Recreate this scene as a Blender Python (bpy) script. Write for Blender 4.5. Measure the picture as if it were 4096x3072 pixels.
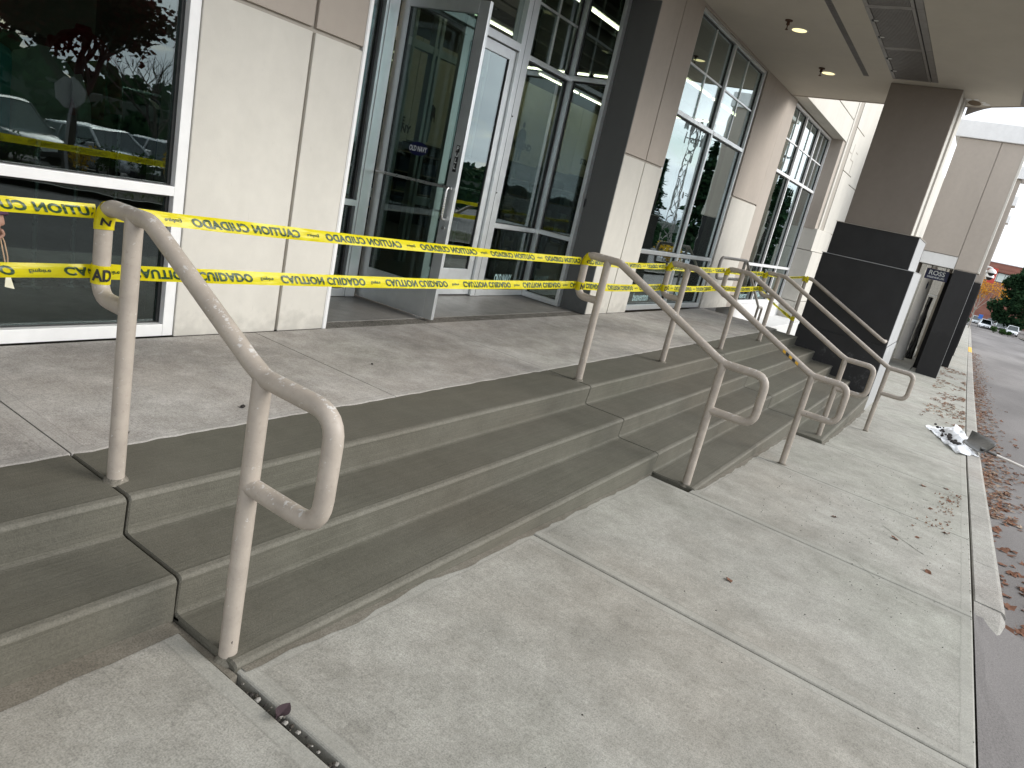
import bpy, bmesh, math, random
from mathutils import Vector, Matrix, noise
R = math.radians
rnd = random.Random(7)
for o in list(bpy.data.objects): bpy.data.objects.remove(o)
scene = bpy.context.scene
COL = scene.collection

# ------------------------------------------------------------------ camera
cd = bpy.data.cameras.new('camera'); cam = bpy.data.objects.new('camera', cd); COL.objects.link(cam)
cd.sensor_width = 36.0; cd.sensor_fit = 'HORIZONTAL'; cd.lens = 2812.3/4096*36
cd.clip_start = 0.05; cd.clip_end = 3000
Rc = [(0.54827553, -0.80852653, 0.21372598), (-0.10671895, -0.32111416, -0.94100837), (0.82946068, 0.49312325, -0.26234414)]
mw = Matrix.Identity(4)
for i in range(3):
    mw[i][0] = Rc[0][i]; mw[i][1] = -Rc[1][i]; mw[i][2] = -Rc[2][i]
mw[2][3] = 1.395
cam.matrix_world = mw
scene.camera = cam
scene.render.resolution_x = 1024; scene.render.resolution_y = 768

# ------------------------------------------------------------------ sky, sun, exposure
SUN_EL, SUN_AZ = 28.0, 152.0      # degrees; azimuth clockwise from +Y
world = bpy.data.worlds.new('World'); scene.world = world; world.use_nodes = True
nt = world.node_tree; nt.nodes.clear()
def wn(t, **k):
    n = nt.nodes.new(t)
    for a, v in k.items(): setattr(n, a, v)
    return n
wo = wn('ShaderNodeOutputWorld'); bg = wn('ShaderNodeBackground'); bg.inputs[1].default_value = 0.12
sky = wn('ShaderNodeTexSky', sky_type='NISHITA', sun_disc=False)
sky.sun_elevation = R(SUN_EL); sky.sun_rotation = R(SUN_AZ)
tc = wn('ShaderNodeTexCoord'); sp = wn('ShaderNodeSeparateXYZ'); nt.links.new(tc.outputs['Generated'], sp.inputs[0])
mx = wn('ShaderNodeMath', operation='MAXIMUM'); nt.links.new(sp.outputs[2], mx.inputs[0]); mx.inputs[1].default_value = 0.0
ad = wn('ShaderNodeMath', operation='ADD'); nt.links.new(mx.outputs[0], ad.inputs[0]); ad.inputs[1].default_value = 0.22
dx = wn('ShaderNodeMath', operation='DIVIDE'); dy = wn('ShaderNodeMath', operation='DIVIDE')
nt.links.new(sp.outputs[0], dx.inputs[0]); nt.links.new(ad.outputs[0], dx.inputs[1])
nt.links.new(sp.outputs[1], dy.inputs[0]); nt.links.new(ad.outputs[0], dy.inputs[1])
cb = wn('ShaderNodeCombineXYZ'); nt.links.new(dx.outputs[0], cb.inputs[0]); nt.links.new(dy.outputs[0], cb.inputs[1])
n1 = wn('ShaderNodeTexNoise'); n1.inputs['Scale'].default_value = 1.1; n1.inputs['Detail'].default_value = 4.5; n1.inputs['Roughness'].default_value = 0.55
n2 = wn('ShaderNodeTexNoise'); n2.inputs['Scale'].default_value = 0.75; n2.inputs['Detail'].default_value = 3
mp = wn('ShaderNodeMapping'); mp.inputs['Location'].default_value = (4.3, 1.7, 0)
nt.links.new(cb.outputs[0], n1.inputs[0]); nt.links.new(cb.outputs[0], mp.inputs[0]); nt.links.new(mp.outputs[0], n2.inputs[0])
r1 = wn('ShaderNodeValToRGB'); r1.color_ramp.elements[0].position = 0.30; r1.color_ramp.elements[1].position = 0.46
nt.links.new(n1.outputs[0], r1.inputs[0])
r2 = wn('ShaderNodeValToRGB')
r2.color_ramp.elements[0].position = 0.33; r2.color_ramp.elements[0].color = (4.3, 4.8, 5.6, 1)
r2.color_ramp.elements[1].position = 0.66; r2.color_ramp.elements[1].color = (10.6, 10.8, 11.1, 1)
nt.links.new(n2.outputs[0], r2.inputs[0])
mixc = wn('ShaderNodeMix', data_type='RGBA')
nt.links.new(r1.outputs[0], mixc.inputs[0]); nt.links.new(sky.outputs[0], mixc.inputs[6]); nt.links.new(r2.outputs[0], mixc.inputs[7])
nt.links.new(mixc.outputs[2], bg.inputs[0]); nt.links.new(bg.outputs[0], wo.inputs[0])

sl = bpy.data.lights.new('sun', 'SUN'); sl.energy = 1.5; sl.angle = R(30); sl.color = (1.0, 0.965, 0.92)
so = bpy.data.objects.new('sun', sl); COL.objects.link(so)
so.rotation_euler = (R(90-SUN_EL), 0, R(-SUN_AZ+180))
so.location = (0, -20, 30)
vs = scene.view_settings; vs.view_transform = 'Standard'; vs.look = 'None'; vs.exposure = 0.90; vs.gamma = 1.0; vs.use_curve_mapping = False
scene.render.engine = 'CYCLES'
scene.cycles.max_bounces = 6; scene.cycles.diffuse_bounces = 3; scene.cycles.glossy_bounces = 4; scene.cycles.transparent_max_bounces = 14; scene.cycles.caustics_reflective = False; scene.cycles.caustics_refractive = False

# ------------------------------------------------------------------ materials
def lin(r, g, b):
    f = lambda c: (c/255/12.92 if c/255 <= .04045 else ((c/255+.055)/1.055)**2.4)
    return (f(r), f(g), f(b), 1)
class NT:
    def __init__(s, name):
        s.m = bpy.data.materials.new(name); s.m.use_nodes = True; s.t = s.m.node_tree; s.t.nodes.clear()
        s.out = s.n('ShaderNodeOutputMaterial')
    def n(s, t, **k):
        n = s.t.nodes.new(t)
        for a, v in k.items(): setattr(n, a, v)
        return n
    def l(s, a, b): s.t.links.new(a, b)
    def coord(s, kind='Object', scale=(1, 1, 1), rot=(0, 0, 0)):
        c = s.n('ShaderNodeTexCoord'); m = s.n('ShaderNodeMapping'); m.inputs['Scale'].default_value = scale; m.inputs['Rotation'].default_value = rot
        s.l(c.outputs[kind], m.inputs[0]); return m.outputs[0]
    def noise(s, scale, detail=4, rough=.55, vec=None, dist=0.0):
        n = s.n('ShaderNodeTexNoise'); n.inputs['Scale'].default_value = scale; n.inputs['Detail'].default_value = detail
        n.inputs['Roughness'].default_value = rough; n.inputs['Distortion'].default_value = dist
        if vec is not None: s.l(vec, n.inputs[0])
        return n.outputs[0]
    def ramp(s, fac, *st):
        r = s.n('ShaderNodeValToRGB'); e = r.color_ramp.elements
        while len(e) < len(st): e.new(.5)
        for x, (p, c) in zip(e, st):
            x.position = p; x.color = c if len(c) == 4 else (*c, 1)
        s.l(fac, r.inputs[0]); return r.outputs[0]
    def mix(s, fac, a, b, mode='MIX'):
        m = s.n('ShaderNodeMix', data_type='RGBA', blend_type=mode)
        for v, i in ((fac, 0), (a, 6), (b, 7)):
            if hasattr(v, 'links'): s.l(v, m.inputs[i])
            else: m.inputs[i].default_value = v if i == 0 or len(v) == 4 else (*v, 1)
        return m.outputs[2]
    def math(s, op, a, b=None):
        m = s.n('ShaderNodeMath', operation=op)
        for v, i in ((a, 0), (b, 1)):
            if v is None: continue
            if hasattr(v, 'links'): s.l(v, m.inputs[i])
            else: m.inputs[i].default_value = v
        return m.outputs[0]
    def bump(s, h, strength=.3, dist=.01, normal=None):
        b = s.n('ShaderNodeBump'); b.inputs['Strength'].default_value = strength; b.inputs['Distance'].default_value = dist
        s.l(h, b.inputs['Height'])
        if normal is not None: s.l(normal, b.inputs['Normal'])
        return b.outputs[0]
    def pbr(s, col, rough=.7, metal=0.0, normal=None, spec=None, **k):
        p = s.n('ShaderNodeBsdfPrincipled')
        for v, nme in ((col, 'Base Color'), (rough, 'Roughness'), (metal, 'Metallic')):
            if hasattr(v, 'links'): s.l(v, p.inputs[nme])
            else: p.inputs[nme].default_value = (*v, 1) if isinstance(v, tuple) and len(v) == 3 else v
        if spec is not None: p.inputs['Specular IOR Level'].default_value = spec
        for a, v in k.items(): p.inputs[a].default_value = v
        if normal is not None: s.l(normal, p.inputs['Normal'])
        s.l(p.outputs[0], s.out.inputs[0]); return p
def g(v, t=(1, 1, 1)): return (v*t[0], v*t[1], v*t[2], 1)

def concrete(name, dark, mid, light, broom=None, edge=None, grain=.5, rough=.88, pits=True):
    M = NT(name); v = M.coord()
    big = M.noise(.9, 4, .62, v, .8); med = M.noise(5.5, 5, .68, v); fine = M.noise(170, 1, .6, v)
    c = M.ramp(big, (.32, dark), (.5, mid), (.68, light))
    c = M.mix(.55, c, M.ramp(med, (.3, dark), (.52, mid), (.72, light)))
    tint = M.noise(.55, 3, .5, M.coord(scale=(1, 1, 1), rot=(0, 0, .7)))
    c = M.mix(.35, c, M.ramp(tint, (.35, (.98, .90, .84)), (.5, (1, 1, 1)), (.66, (.90, .96, .90))), 'MULTIPLY')
    gr = M.ramp(fine, (.28, g(1-grain*.75)), (.5, g(1.0)), (.72, g(1+grain*.5)))
    c = M.mix(.9, c, gr, 'MULTIPLY')
    sp2 = M.noise(52, 2, .75, v)
    c = M.mix(.7, c, M.ramp(sp2, (.30, g(1-grain*.5)), (.5, g(1.0)), (.70, g(1+grain*.3))), 'MULTIPLY')
    if pits:
        sp = M.ramp(M.noise(34, 3, .7, v), (.70, g(0)), (.76, g(1)))
        c = M.mix(M.math('MULTIPLY', sp, .35), c, tuple(x*.45 for x in dark[:3])+(1,))
    h = M.math('MULTIPLY', fine, .9) if broom else M.math('ADD', M.math('MULTIPLY', fine, .6), M.noise(45, 2, .6, v))
    if broom is not None:
        sc = (1.2, 160, 1.2) if broom == 'x' else (160, 1.2, 1.2)
        if broom == 'x3': sc = (1.2, 130, 130)
        br = M.noise(1.0, 3, .6, M.coord(scale=sc))
        h = M.math('ADD', h, M.math('MULTIPLY', br, 1.1))
        c = M.mix(.5 if broom == 'x3' else .28, c, M.ramp(br, (.3, g(.80)), (.5, g(1.0)), (.7, g(1.16))), 'MULTIPLY')
    if edge is not None:
        a = M.n('ShaderNodeUVMap', uv_map='ea'); b = M.n('ShaderNodeUVMap', uv_map='eb')
        mn = M.n('ShaderNodeVectorMath', operation='MINIMUM'); M.l(a.outputs[0], mn.inputs[0]); M.l(b.outputs[0], mn.inputs[1])
        s = M.n('ShaderNodeSeparateXYZ'); M.l(mn.outputs[0], s.inputs[0])
        d = M.math('MINIMUM', s.outputs[0], s.outputs[1])
        d = M.math('ADD', d, M.math('MULTIPLY', M.math('SUBTRACT', med, .5), .03))
        k = M.ramp(d, (.055, g(1)), (.075, g(0)))
        line = M.ramp(d, (.062, g(0)), (.068, g(1)), (.074, g(0)))
        c = M.mix(M.math('MULTIPLY', k, edge[3]), c, edge[:3]+(1,))
        c = M.mix(M.math('MULTIPLY', line, .35), c, tuple(x*.6 for x in dark[:3])+(1,))
    M.pbr(c, rough, 0, M.bump(h, .32, .004), .3)
    return M.m

def paint_wall(name, col, var=.06, rough=.85):
    M = NT(name); v = M.coord()
    a = M.noise(1.3, 5, .6, M.coord(scale=(1, 1, .35))); b = M.noise(9, 5, .6, v); f = M.noise(140, 3, .6, v)
    c = M.mix(1.0, col, M.ramp(a, (.3, g(1-var)), (.7, g(1+var))), 'MULTIPLY')
    c = M.mix(.6, c, M.ramp(b, (.3, g(1-var)), (.7, g(1+var*.6))), 'MULTIPLY')
    scuff = M.ramp(M.noise(26, 3, .75, M.coord(scale=(1, 1, .3))), (.69, g(0)), (.73, g(1)))
    c = M.mix(M.math('MULTIPLY', scuff, .12), c, tuple(x*.45 for x in col[:3])+(1,))
    gc = M.n('ShaderNodeTexCoord'); gs = M.n('ShaderNodeSeparateXYZ'); M.l(gc.outputs['Object'], gs.inputs[0])
    low = M.ramp(M.math('ADD', gs.outputs[2], M.math('MULTIPLY', M.math('SUBTRACT', b, .5), .5)), (.0, g(1)), (.16, g(0)))
    c = M.mix(M.math('MULTIPLY', low, .30), c, tuple(x*.42 for x in col[:3])+(1,))
    M.pbr(c, rough, 0, M.bump(f, .25, .003), .3)
    return M.m

def plain(name, col, rough=.5, metal=0.0, var=.08, bscale=60, bstr=.08, spec=None):
    M = NT(name); v = M.coord()
    a = M.noise(7, 5, .6, v)
    c = M.mix(1.0, col if len(col) == 4 else (*col, 1), M.ramp(a, (.3, g(1-var)), (.7, g(1+var))), 'MULTIPLY')
    rr = M.ramp(M.noise(12, 4, .6, v), (.3, g(max(.02, rough-.07))), (.7, g(min(1, rough+.07))))
    M.pbr(c, rr, metal, M.bump(M.noise(bscale, 3, .6, v), bstr, .002), spec)
    return M.m

def pane_glass(name, tint, f0=.05, wav=.004, wscale=1.6, gz=5.0):
    M = NT(name); v = M.coord()
    lw = M.n('ShaderNodeLayerWeight'); lw.inputs[0].default_value = .5
    nb = M.bump(M.noise(wscale, 2, .5, v), .35, wav)
    M.l(nb, lw.inputs['Normal'])
    p = M.math('POWER', lw.outputs['Facing'], gz)
    fr = M.math('ADD', M.math('MULTIPLY', p, 1-f0), f0)
    tr = M.n('ShaderNodeBsdfTransparent'); tr.inputs[0].default_value = tint
    gl = M.n('ShaderNodeBsdfGlossy'); gl.inputs['Roughness'].default_value = .0; gl.inputs[0].default_value = (.86, .95, .96, 1)
    M.l(nb, gl.inputs['Normal'])
    ms = M.n('ShaderNodeMixShader'); M.l(fr, ms.inputs[0]); M.l(tr.outputs[0], ms.inputs[1]); M.l(gl.outputs[0], ms.inputs[2])
    M.l(ms.outputs[0], M.out.inputs[0]); return M.m

def emit(name, col, s):
    M = NT(name); e = M.n('ShaderNodeEmission'); e.inputs[0].default_value = col; e.inputs[1].default_value = s
    M.l(e.outputs[0], M.out.inputs[0]); return M.m

def rail_paint():
    M = NT('rail_paint'); v = M.coord()
    base = (.395, .345, .29, 1)
    c = M.mix(1.0, base, M.ramp(M.noise(9, 5, .6, v), (.3, g(.84)), (.7, g(1.1))), 'MULTIPLY')
    dirt = M.ramp(M.noise(60, 4, .7, v), (.58, g(0)), (.74, g(1)))
    c = M.mix(M.math('MULTIPLY', dirt, .35), c, (.20, .165, .13, 1))
    geo = M.n('ShaderNodeNewGeometry'); s = M.n('ShaderNodeSeparateXYZ'); M.l(geo.outputs['Normal'], s.inputs[0])
    up = M.ramp(s.outputs[2], (.45, g(0)), (.95, g(1)))
    wear = M.ramp(M.math('ADD', M.noise(38, 6, .72, v), M.math('MULTIPLY', up, .09)), (.635, g(0)), (.66, g(1)))
    c = M.mix(M.math('MULTIPLY', wear, .8), c, (.60, .585, .56, 1))
    chip = M.ramp(M.noise(26, 3, .6, M.coord(scale=(1, 1, .8))), (.735, g(0)), (.745, g(1)))
    c = M.mix(chip, c, (.035, .03, .03, 1))
    M.pbr(c, .46, 0, M.bump(M.math('SUBTRACT', M.noise(55, 4, .6, v), M.math('MULTIPLY', wear, .4)), .25, .003), .4)
    return M.m

def leafy(name, cols, rough=.6, trans=.35):
    M = NT(name)
    oi = M.n('ShaderNodeNewGeometry')
    c = M.ramp(oi.outputs['Random Per Island'], *[(i/max(1, len(cols)-1), q) for i, q in enumerate(cols)])
    d = M.n('ShaderNodeBsdfDiffuse'); t = M.n('ShaderNodeBsdfTranslucent'); M.l(c, d.inputs[0]); M.l(c, t.inputs[0])
    ms = M.n('ShaderNodeMixShader'); ms.inputs[0].default_value = trans; M.l(d.outputs[0], ms.inputs[1]); M.l(t.outputs[0], ms.inputs[2])
    M.l(ms.outputs[0], M.out.inputs[0]); return M.m

def tape_mat():
    M = NT('tape_yellow'); v = M.coord()
    c = M.ramp(M.noise(14, 3, .5, v), (.3, (.83, .70, .0)), (.7, (.92, .83, .03)))
    p = M.pbr(c, .28, 0, M.bump(M.noise(26, 3, .5, M.coord(scale=(.4, 1, 2))), .35, .01), .5)
    t = M.n('ShaderNodeBsdfTranslucent'); M.l(c, t.inputs[0])
    ms = M.n('ShaderNodeMixShader'); ms.inputs[0].default_value = .42
    M.l(p.outputs[0], ms.inputs[1]); M.l(t.outputs[0], ms.inputs[2]); M.l(ms.outputs[0], M.out.inputs[0]); return M.m

def plastic_sheet():
    M = NT('plastic_film'); v = M.coord()
    p = M.pbr((.86, .88, .9, 1), .25, 0, M.bump(M.noise(9, 5, .6, v), .6, .03), .5)
    t = M.n('ShaderNodeBsdfTransparent'); ms = M.n('ShaderNodeMixShader')
    M.l(M.ramp(M.noise(5, 4, .6, v), (.3, g(.02)), (.7, g(.38))), ms.inputs[0])
    M.l(p.outputs[0], ms.inputs[1]); M.l(t.outputs[0], ms.inputs[2]); M.l(ms.outputs[0], M.out.inputs[0]); return M.m

def asphalt():
    M = NT('asphalt'); v = M.coord()
    c = M.ramp(M.noise(.35, 5, .6, M.coord(scale=(.35, 1, 1))), (.3, (.10, .092, .087)), (.5, (.148, .137, .130)), (.7, (.20, .187, .178)))
    c = M.mix(.8, c, M.ramp(M.noise(120, 3, .7, v), (.3, g(.6)), (.5, g(1)), (.75, g(1.5))), 'MULTIPLY')
    M.pbr(c, .85, 0, M.bump(M.noise(90, 4, .7, v), .5, .006), .3); return M.m

def charcoal():
    M = NT('charcoal_paint'); v = M.coord()
    c = M.mix(1.0, (.028, .0275, .0275, 1), M.ramp(M.noise(3, 5, .6, v), (.3, g(.85)), (.7, g(1.2))), 'MULTIPLY')
    geo = M.n('ShaderNodeTexCoord'); s = M.n('ShaderNodeSeparateXYZ'); M.l(geo.outputs['Object'], s.inputs[0])
    low = M.ramp(M.math('MULTIPLY', M.math('ADD', s.outputs[2], .9), .5), (.42, g(1)), (.56, g(0)))
    w = M.ramp(M.noise(7, 7, .75, v), (.55, g(0)), (.68, g(1)))
    c = M.mix(M.math('MULTIPLY', M.math('MULTIPLY', w, low), .30), c, (.24, .24, .245, 1))
    M.pbr(c, .62, 0, M.bump(M.noise(110, 3, .6, v), .3, .003), .35); return M.m

def brick_far():
    M = NT('brick_wall'); b = M.n('ShaderNodeTexBrick'); M.l(M.coord(scale=(1, 1, 1), rot=(R(90), 0, R(90))), b.inputs[0])
    b.inputs['Color1'].default_value = (.22, .085, .06, 1); b.inputs['Color2'].default_value = (.28, .12, .085, 1); b.inputs['Mortar'].default_value = (.25, .2, .17, 1)
    b.inputs['Scale'].default_value = 1.6; b.inputs['Mortar Size'].default_value = .012
    c = M.mix(.6, b.outputs[0], M.ramp(M.noise(.5, 4, .6, M.coord()), (.3, g(.8)), (.7, g(1.15))), 'MULTIPLY')
    M.pbr(c, .9); return M.m

mat = dict(
    sidewalk=concrete('old_concrete', (.212, .204, .176, 1), (.312, .302, .266, 1), (.405, .394, .352, 1), 'y', (.355, .35, .31, .35), .38),
    landing=concrete('landing_concrete', (.25, .234, .214, 1), (.385, .363, .336, 1), (.56, .54, .51, 1), 'y', (.36, .345, .32, .22), .38),
    fresh=concrete('fresh_concrete', (.096, .0905, .0705, 1), (.116, .1095, .0865, 1), (.138, .131, .105, 1), 'x3', None, .2, .8, False),
    nose=concrete('tooled_edge_concrete', (.116, .109, .087, 1), (.140, .132, .107, 1), (.170, .161, .133, 1), None, None, .3, .8, False),
    slurry=concrete('slurry_concrete', (.13, .115, .09, 1), (.17, .155, .125, 1), (.23, .21, .175, 1), None, None, .4),
    rough=concrete('exposed_aggregate', (.07, .065, .055, 1), (.16, .15, .13, 1), (.30, .28, .25, 1), None, None, 1.2),
    polished=concrete('entry_concrete', (.13, .125, .115, 1), (.21, .20, .185, 1), (.29, .28, .26, 1), None, None, .2, .45, False),
    kerb=concrete('kerb_concrete', (.22, .205, .185, 1), (.31, .295, .265, 1), (.40, .385, .35, 1)),
    dirt=concrete('dirt', (.03, .025, .02, 1), (.06, .052, .042, 1), (.12, .105, .085, 1), None, None, 1.2, .95),
    asphalt=asphalt(),
    cream=paint_wall('cream_paint', (.61, .585, .525, 1)),
    tan=paint_wall('tan_paint', (.43, .38, .328, 1)),
    shaded_tan=paint_wall('shaded_tan_paint', (.29, .25, .212, 1)),  # tan with the shade of the column's near face put into the colour
    groove=paint_wall('groove_paint', (.40, .365, .315, 1)),
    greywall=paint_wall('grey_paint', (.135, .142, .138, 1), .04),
    greypaint=paint_wall('mid_grey_paint', (.42, .425, .42, 1), .06),
    white=paint_wall('white_paint', (.76, .755, .735, 1), .05),
    soffit=paint_wall('soffit_paint', (.56, .52, .45, 1), .04),
    charcoal=charcoal(), charcoal2=paint_wall('charcoal_paint_far', (.03, .0295, .0295, 1), .1),
    alu=plain('painted_aluminium', (.74, .765, .765, 1), .38, .8, .05),
    aluwhite=plain('white_aluminium', (.80, .80, .79, 1), .4, .05, .05),
    steel=plain('brushed_steel', (.62, .62, .61, 1), .28, .9, .05),
    gasket=plain('black_gasket', (.014, .016, .016, 1), .5),
    glass=pane_glass('tinted_glass', (.50, .585, .56, 1), .105, gz=2.5),
    carglass=pane_glass('car_glass', (.12, .15, .16, 1), .08, .0),
    rail=rail_paint(), railgrey=plain('grey_rail_paint', (.27, .25, .225, 1), .5),
    tape=tape_mat(), print=plain('dark_green_print', (.02, .055, .022, 1), .4), black=plain('black_print', (.012, .012, .012, 1), .5),
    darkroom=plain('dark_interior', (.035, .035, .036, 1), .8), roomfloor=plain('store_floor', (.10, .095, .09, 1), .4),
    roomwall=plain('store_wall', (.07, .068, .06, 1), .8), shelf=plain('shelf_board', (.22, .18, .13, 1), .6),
    tube=emit('fluorescent', (1.0, .84, .60, 1), 9.0), downlight=emit('downlight_lens', (1.0, .84, .42, 1), .9),
    fixture=plain('fixture_white', (.6, .6, .58, 1), .5), vent=plain('vent_metal', (.25, .235, .22, 1), .55, .2), black_m=plain('dark_metal', (.02, .02, .02, 1), .5),
    navy=plain('navy_print', (.006, .008, .05, 1), .35), decal=plain('white_decal', (.74, .78, .78, 1), .5), teal=plain('pale_decal', (.42, .60, .60, 1), .5),
    red=plain('red_print', (.5, .06, .04, 1), .5), poster=plain('poster_paper', (.68, .64, .50, 1), .7, 0, .12),
    denim=plain('denim', (.035, .055, .10, 1), .9, 0, .3, 200, .4), denimlight=plain('light_denim', (.22, .28, .32, 1), .9, 0, .3, 200, .4),
    knit=plain('cream_knit', (.5, .46, .38, 1), .95, 0, .2, 150, .5), greenknit=plain('green_cloth', (.03, .20, .12, 1), .9, 0, .2), blueknit=plain('blue_cloth', (.02, .07, .28, 1), .9, 0, .2), redknit=plain('red_knit', (.22, .012, .012, 1), .9, 0, .2), tealcloth=plain('teal_cloth', (.08, .34, .34, 1), .9, 0, .2), tancloth=plain('tan_cloth', (.42, .33, .22, 1), .9, 0, .2),
    skin=plain('skin', (.30, .165, .115, 1), .5), purple=plain('purple_sleeve', (.055, .02, .05, 1), .9, 0, .2, 150, .4), trousers=plain('dark_trousers', (.012, .013, .018, 1), .85), hair=plain('dark_hair', (.02, .014, .01, 1), .6), cordm=plain('tan_cord', (.45, .31, .2, 1), .9), tag=plain('pale_tag', (.75, .72, .55, 1), .7),
    film=plastic_sheet(), blade=plain('shovel_steel', (.12, .118, .11, 1), .42, .6, .2), handle=plain('worn_white_handle', (.62, .585, .53, 1), .6, 0, .12),
    leaf=leafy('fallen_leaf', [(.20, .125, .085), (.33, .23, .165), (.25, .125, .08), (.15, .10, .08), (.40, .31, .235)], .6, .15),
    purpleleaf=leafy('purple_leaf', [(.055, .042, .047), (.075, .052, .056)], .6, .1),
    bark=plain('bark', (.06, .05, .042, 1), .9, 0, .3, 30, .6), palebark=plain('pale_bark', (.30, .27, .23, 1), .9, 0, .3, 30, .5),
    evergreen=leafy('evergreen_leaf', [(.012, .03, .016), (.025, .055, .026), (.04, .08, .035)]),
    green=leafy('green_leaf', [(.03, .07, .02), (.06, .11, .035), (.045, .085, .03)]),
    maple=leafy('maple_leaf', [(.05, .012, .012), (.10, .02, .02), (.035, .02, .015), (.06, .035, .02)]),
    orange=leafy('orange_leaf', [(.5, .22, .03), (.6, .32, .05), (.4, .16, .03)]), yellow=leafy('yellow_leaf', [(.55, .38, .03), (.45, .27, .02)]),
    grass=leafy('grass_blade', [(.05, .10, .02), (.09, .13, .03), (.12, .13, .04)]), hill=plain('wooded_hill', (.02, .03, .018, 1), .95),
    soil=plain('planting_soil', (.06, .05, .035, 1), .95, 0, .3), brick=brick_far(), bandglass=plain('band_glass', (.62, .70, .66, 1), .25, 0, .1),
    carwhite=plain('white_car_paint', (.72, .74, .76, 1), .2, 0, .02, 60, 0, .6), cardark=plain('dark_car_paint', (.03, .033, .038, 1), .2, 0, .02, 60, 0, .6), carsilver=plain('silver_car_paint', (.45, .47, .48, 1), .25, .3, .02, 60, 0, .6),
    tyre=plain('tyre_rubber', (.012, .012, .012, 1), .85), rim=plain('wheel_rim', (.5, .5, .5, 1), .35, .7), lamp=plain('lamp_lens', (.75, .75, .72, 1), .15), blue=plain('blue_sign', (.03, .14, .5, 1), .4), yellowpaint=plain('yellow_kerb_paint', (.72, .40, .03, 1), .7, 0, .15), signback=plain('sign_back', (.34, .33, .35, 1), .5, .4), rubble=concrete('clod', (.02, .018, .016, 1), (.035, .03, .026, 1), (.06, .052, .045, 1), None, None, 1), rust=plain('rusty_metal', (.10, .05, .03, 1), .9, 0, .4), insul=plain('torn_insulation', (.12, .085, .05, 1), .95, 0, .4, 30, .6),
)

# ------------------------------------------------------------------ mesh helpers
def obj(name, me, m=None, parent=None, smooth=False):
    if m is not None and not me.materials: me.materials.append(mat[m] if isinstance(m, str) else m)
    o = bpy.data.objects.new(name, me); COL.objects.link(o)
    if parent is not None: o.parent = parent
    if smooth:
        for p in me.polygons: p.use_smooth = True
    return o
def pymesh(name, V, F, m=None, parent=None, smooth=False):
    me = bpy.data.meshes.new(name); me.from_pydata([tuple(v) for v in V], [], F); me.validate(); me.update()
    return obj(name, me, m, parent, smooth)
def tag(o, label, cat, group=None):
    o['label'] = label; o['category'] = cat
    if group: o['group'] = group
    return o
def struct(o, label=None):
    o['kind'] = 'structure'
    if label: o['label'] = label
    return o
def empty(name, loc=(0, 0, 0), parent=None):
    o = bpy.data.objects.new(name, None); COL.objects.link(o); o.location = loc; o.empty_display_size = .1
    if parent is not None: o.parent = parent
    return o
class MB:
    def __init__(s): s.v = []; s.f = []; s.mi = []; s.cur = 0
    def add(s, V, F):
        n = len(s.v); s.v += [tuple(q) for q in V]; s.f += [tuple(i+n for i in f) for f in F]; s.mi += [s.cur]*len(F)
    def box(s, x0, x1, y0, y1, z0, z1):
        V = [(x, y, z) for z in (z0, z1) for y in (y0, y1) for x in (x0, x1)]
        s.add(V, [(0, 2, 3, 1), (4, 5, 7, 6), (0, 1, 5, 4), (2, 6, 7, 3), (0, 4, 6, 2), (1, 3, 7, 5)])
    def tube(s, pts, r, seg=10, caps=True, r2=None):
        pts = [Vector(p) for p in pts]; n = len(pts); prev = None; base = len(s.v); V = []; F = []
        for i, p in enumerate(pts):
            t = (pts[min(i+1, n-1)] - pts[max(i-1, 0)]).normalized()
            if prev is None: a = t.orthogonal().normalized()
            else:
                a = prev - t*prev.dot(t)
                a = a.normalized() if a.length > 1e-6 else t.orthogonal().normalized()
            prev = a; b = t.cross(a)
            rr = r if r2 is None else r + (r2-r)*i/max(1, n-1)
            for k in range(seg):
                w = 2*math.pi*k/seg; V.append(p + (a*math.cos(w) + b*math.sin(w))*rr)
        for i in range(n-1):
            for k in range(seg):
                F.append((i*seg+k, i*seg+(k+1) % seg, (i+1)*seg+(k+1) % seg, (i+1)*seg+k))
        if caps:
            m0 = len(V); V += V[:seg] + V[(n-1)*seg:n*seg]
            F.append(tuple(m0+k for k in range(seg-1, -1, -1))); F.append(tuple(m0+seg+k for k in range(seg)))
        s.add(V, F)
    def build(s, name, m=None, parent=None, smooth=False, bevel=0, mats=None):
        me = bpy.data.meshes.new(name); me.from_pydata(s.v, [], s.f); me.validate()
        if mats:
            for q in mats: me.materials.append(mat[q])
            for p, i in zip(me.polygons, s.mi): p.material_index = i
        if bevel:
            bm = bmesh.new(); bm.from_mesh(me)
            bmesh.ops.bevel(bm, geom=bm.edges[:], offset=bevel, segments=2, affect='EDGES', profile=.6, clamp_overlap=True)
            bm.to_mesh(me); bm.free()
        return obj(name, me, m, parent, smooth)
def box(name, x0, x1, y0, y1, z0, z1, m, parent=None, bevel=.004):
    b = MB(); b.box(min(x0, x1), max(x0, x1), min(y0, y1), max(y0, y1), min(z0, z1), max(z0, z1)); return b.build(name, m, parent, False, bevel)
def fillet(pts, rad, n=6):
    pts = [Vector(p) for p in pts]; out = [pts[0]]
    for i in range(1, len(pts)-1):
        a, b, c = pts[i-1], pts[i], pts[i+1]; r = rad[i] if isinstance(rad, (list, tuple)) else rad
        u = (a-b); w = (c-b); lu, lw = u.length, w.length; u.normalize(); w.normalize()
        ang = u.angle(w)
        if r <= 0 or ang > math.pi-.02: out.append(b); continue
        d = min(r/math.tan(ang/2), lu*.49, lw*.49)
        p0, p1 = b+u*d, b+w*d
        for k in range(n+1):
            t = k/n; out.append(p0*(1-t)**2 + b*2*t*(1-t) + p1*t*t)
    out.append(pts[-1]); return out
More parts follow.
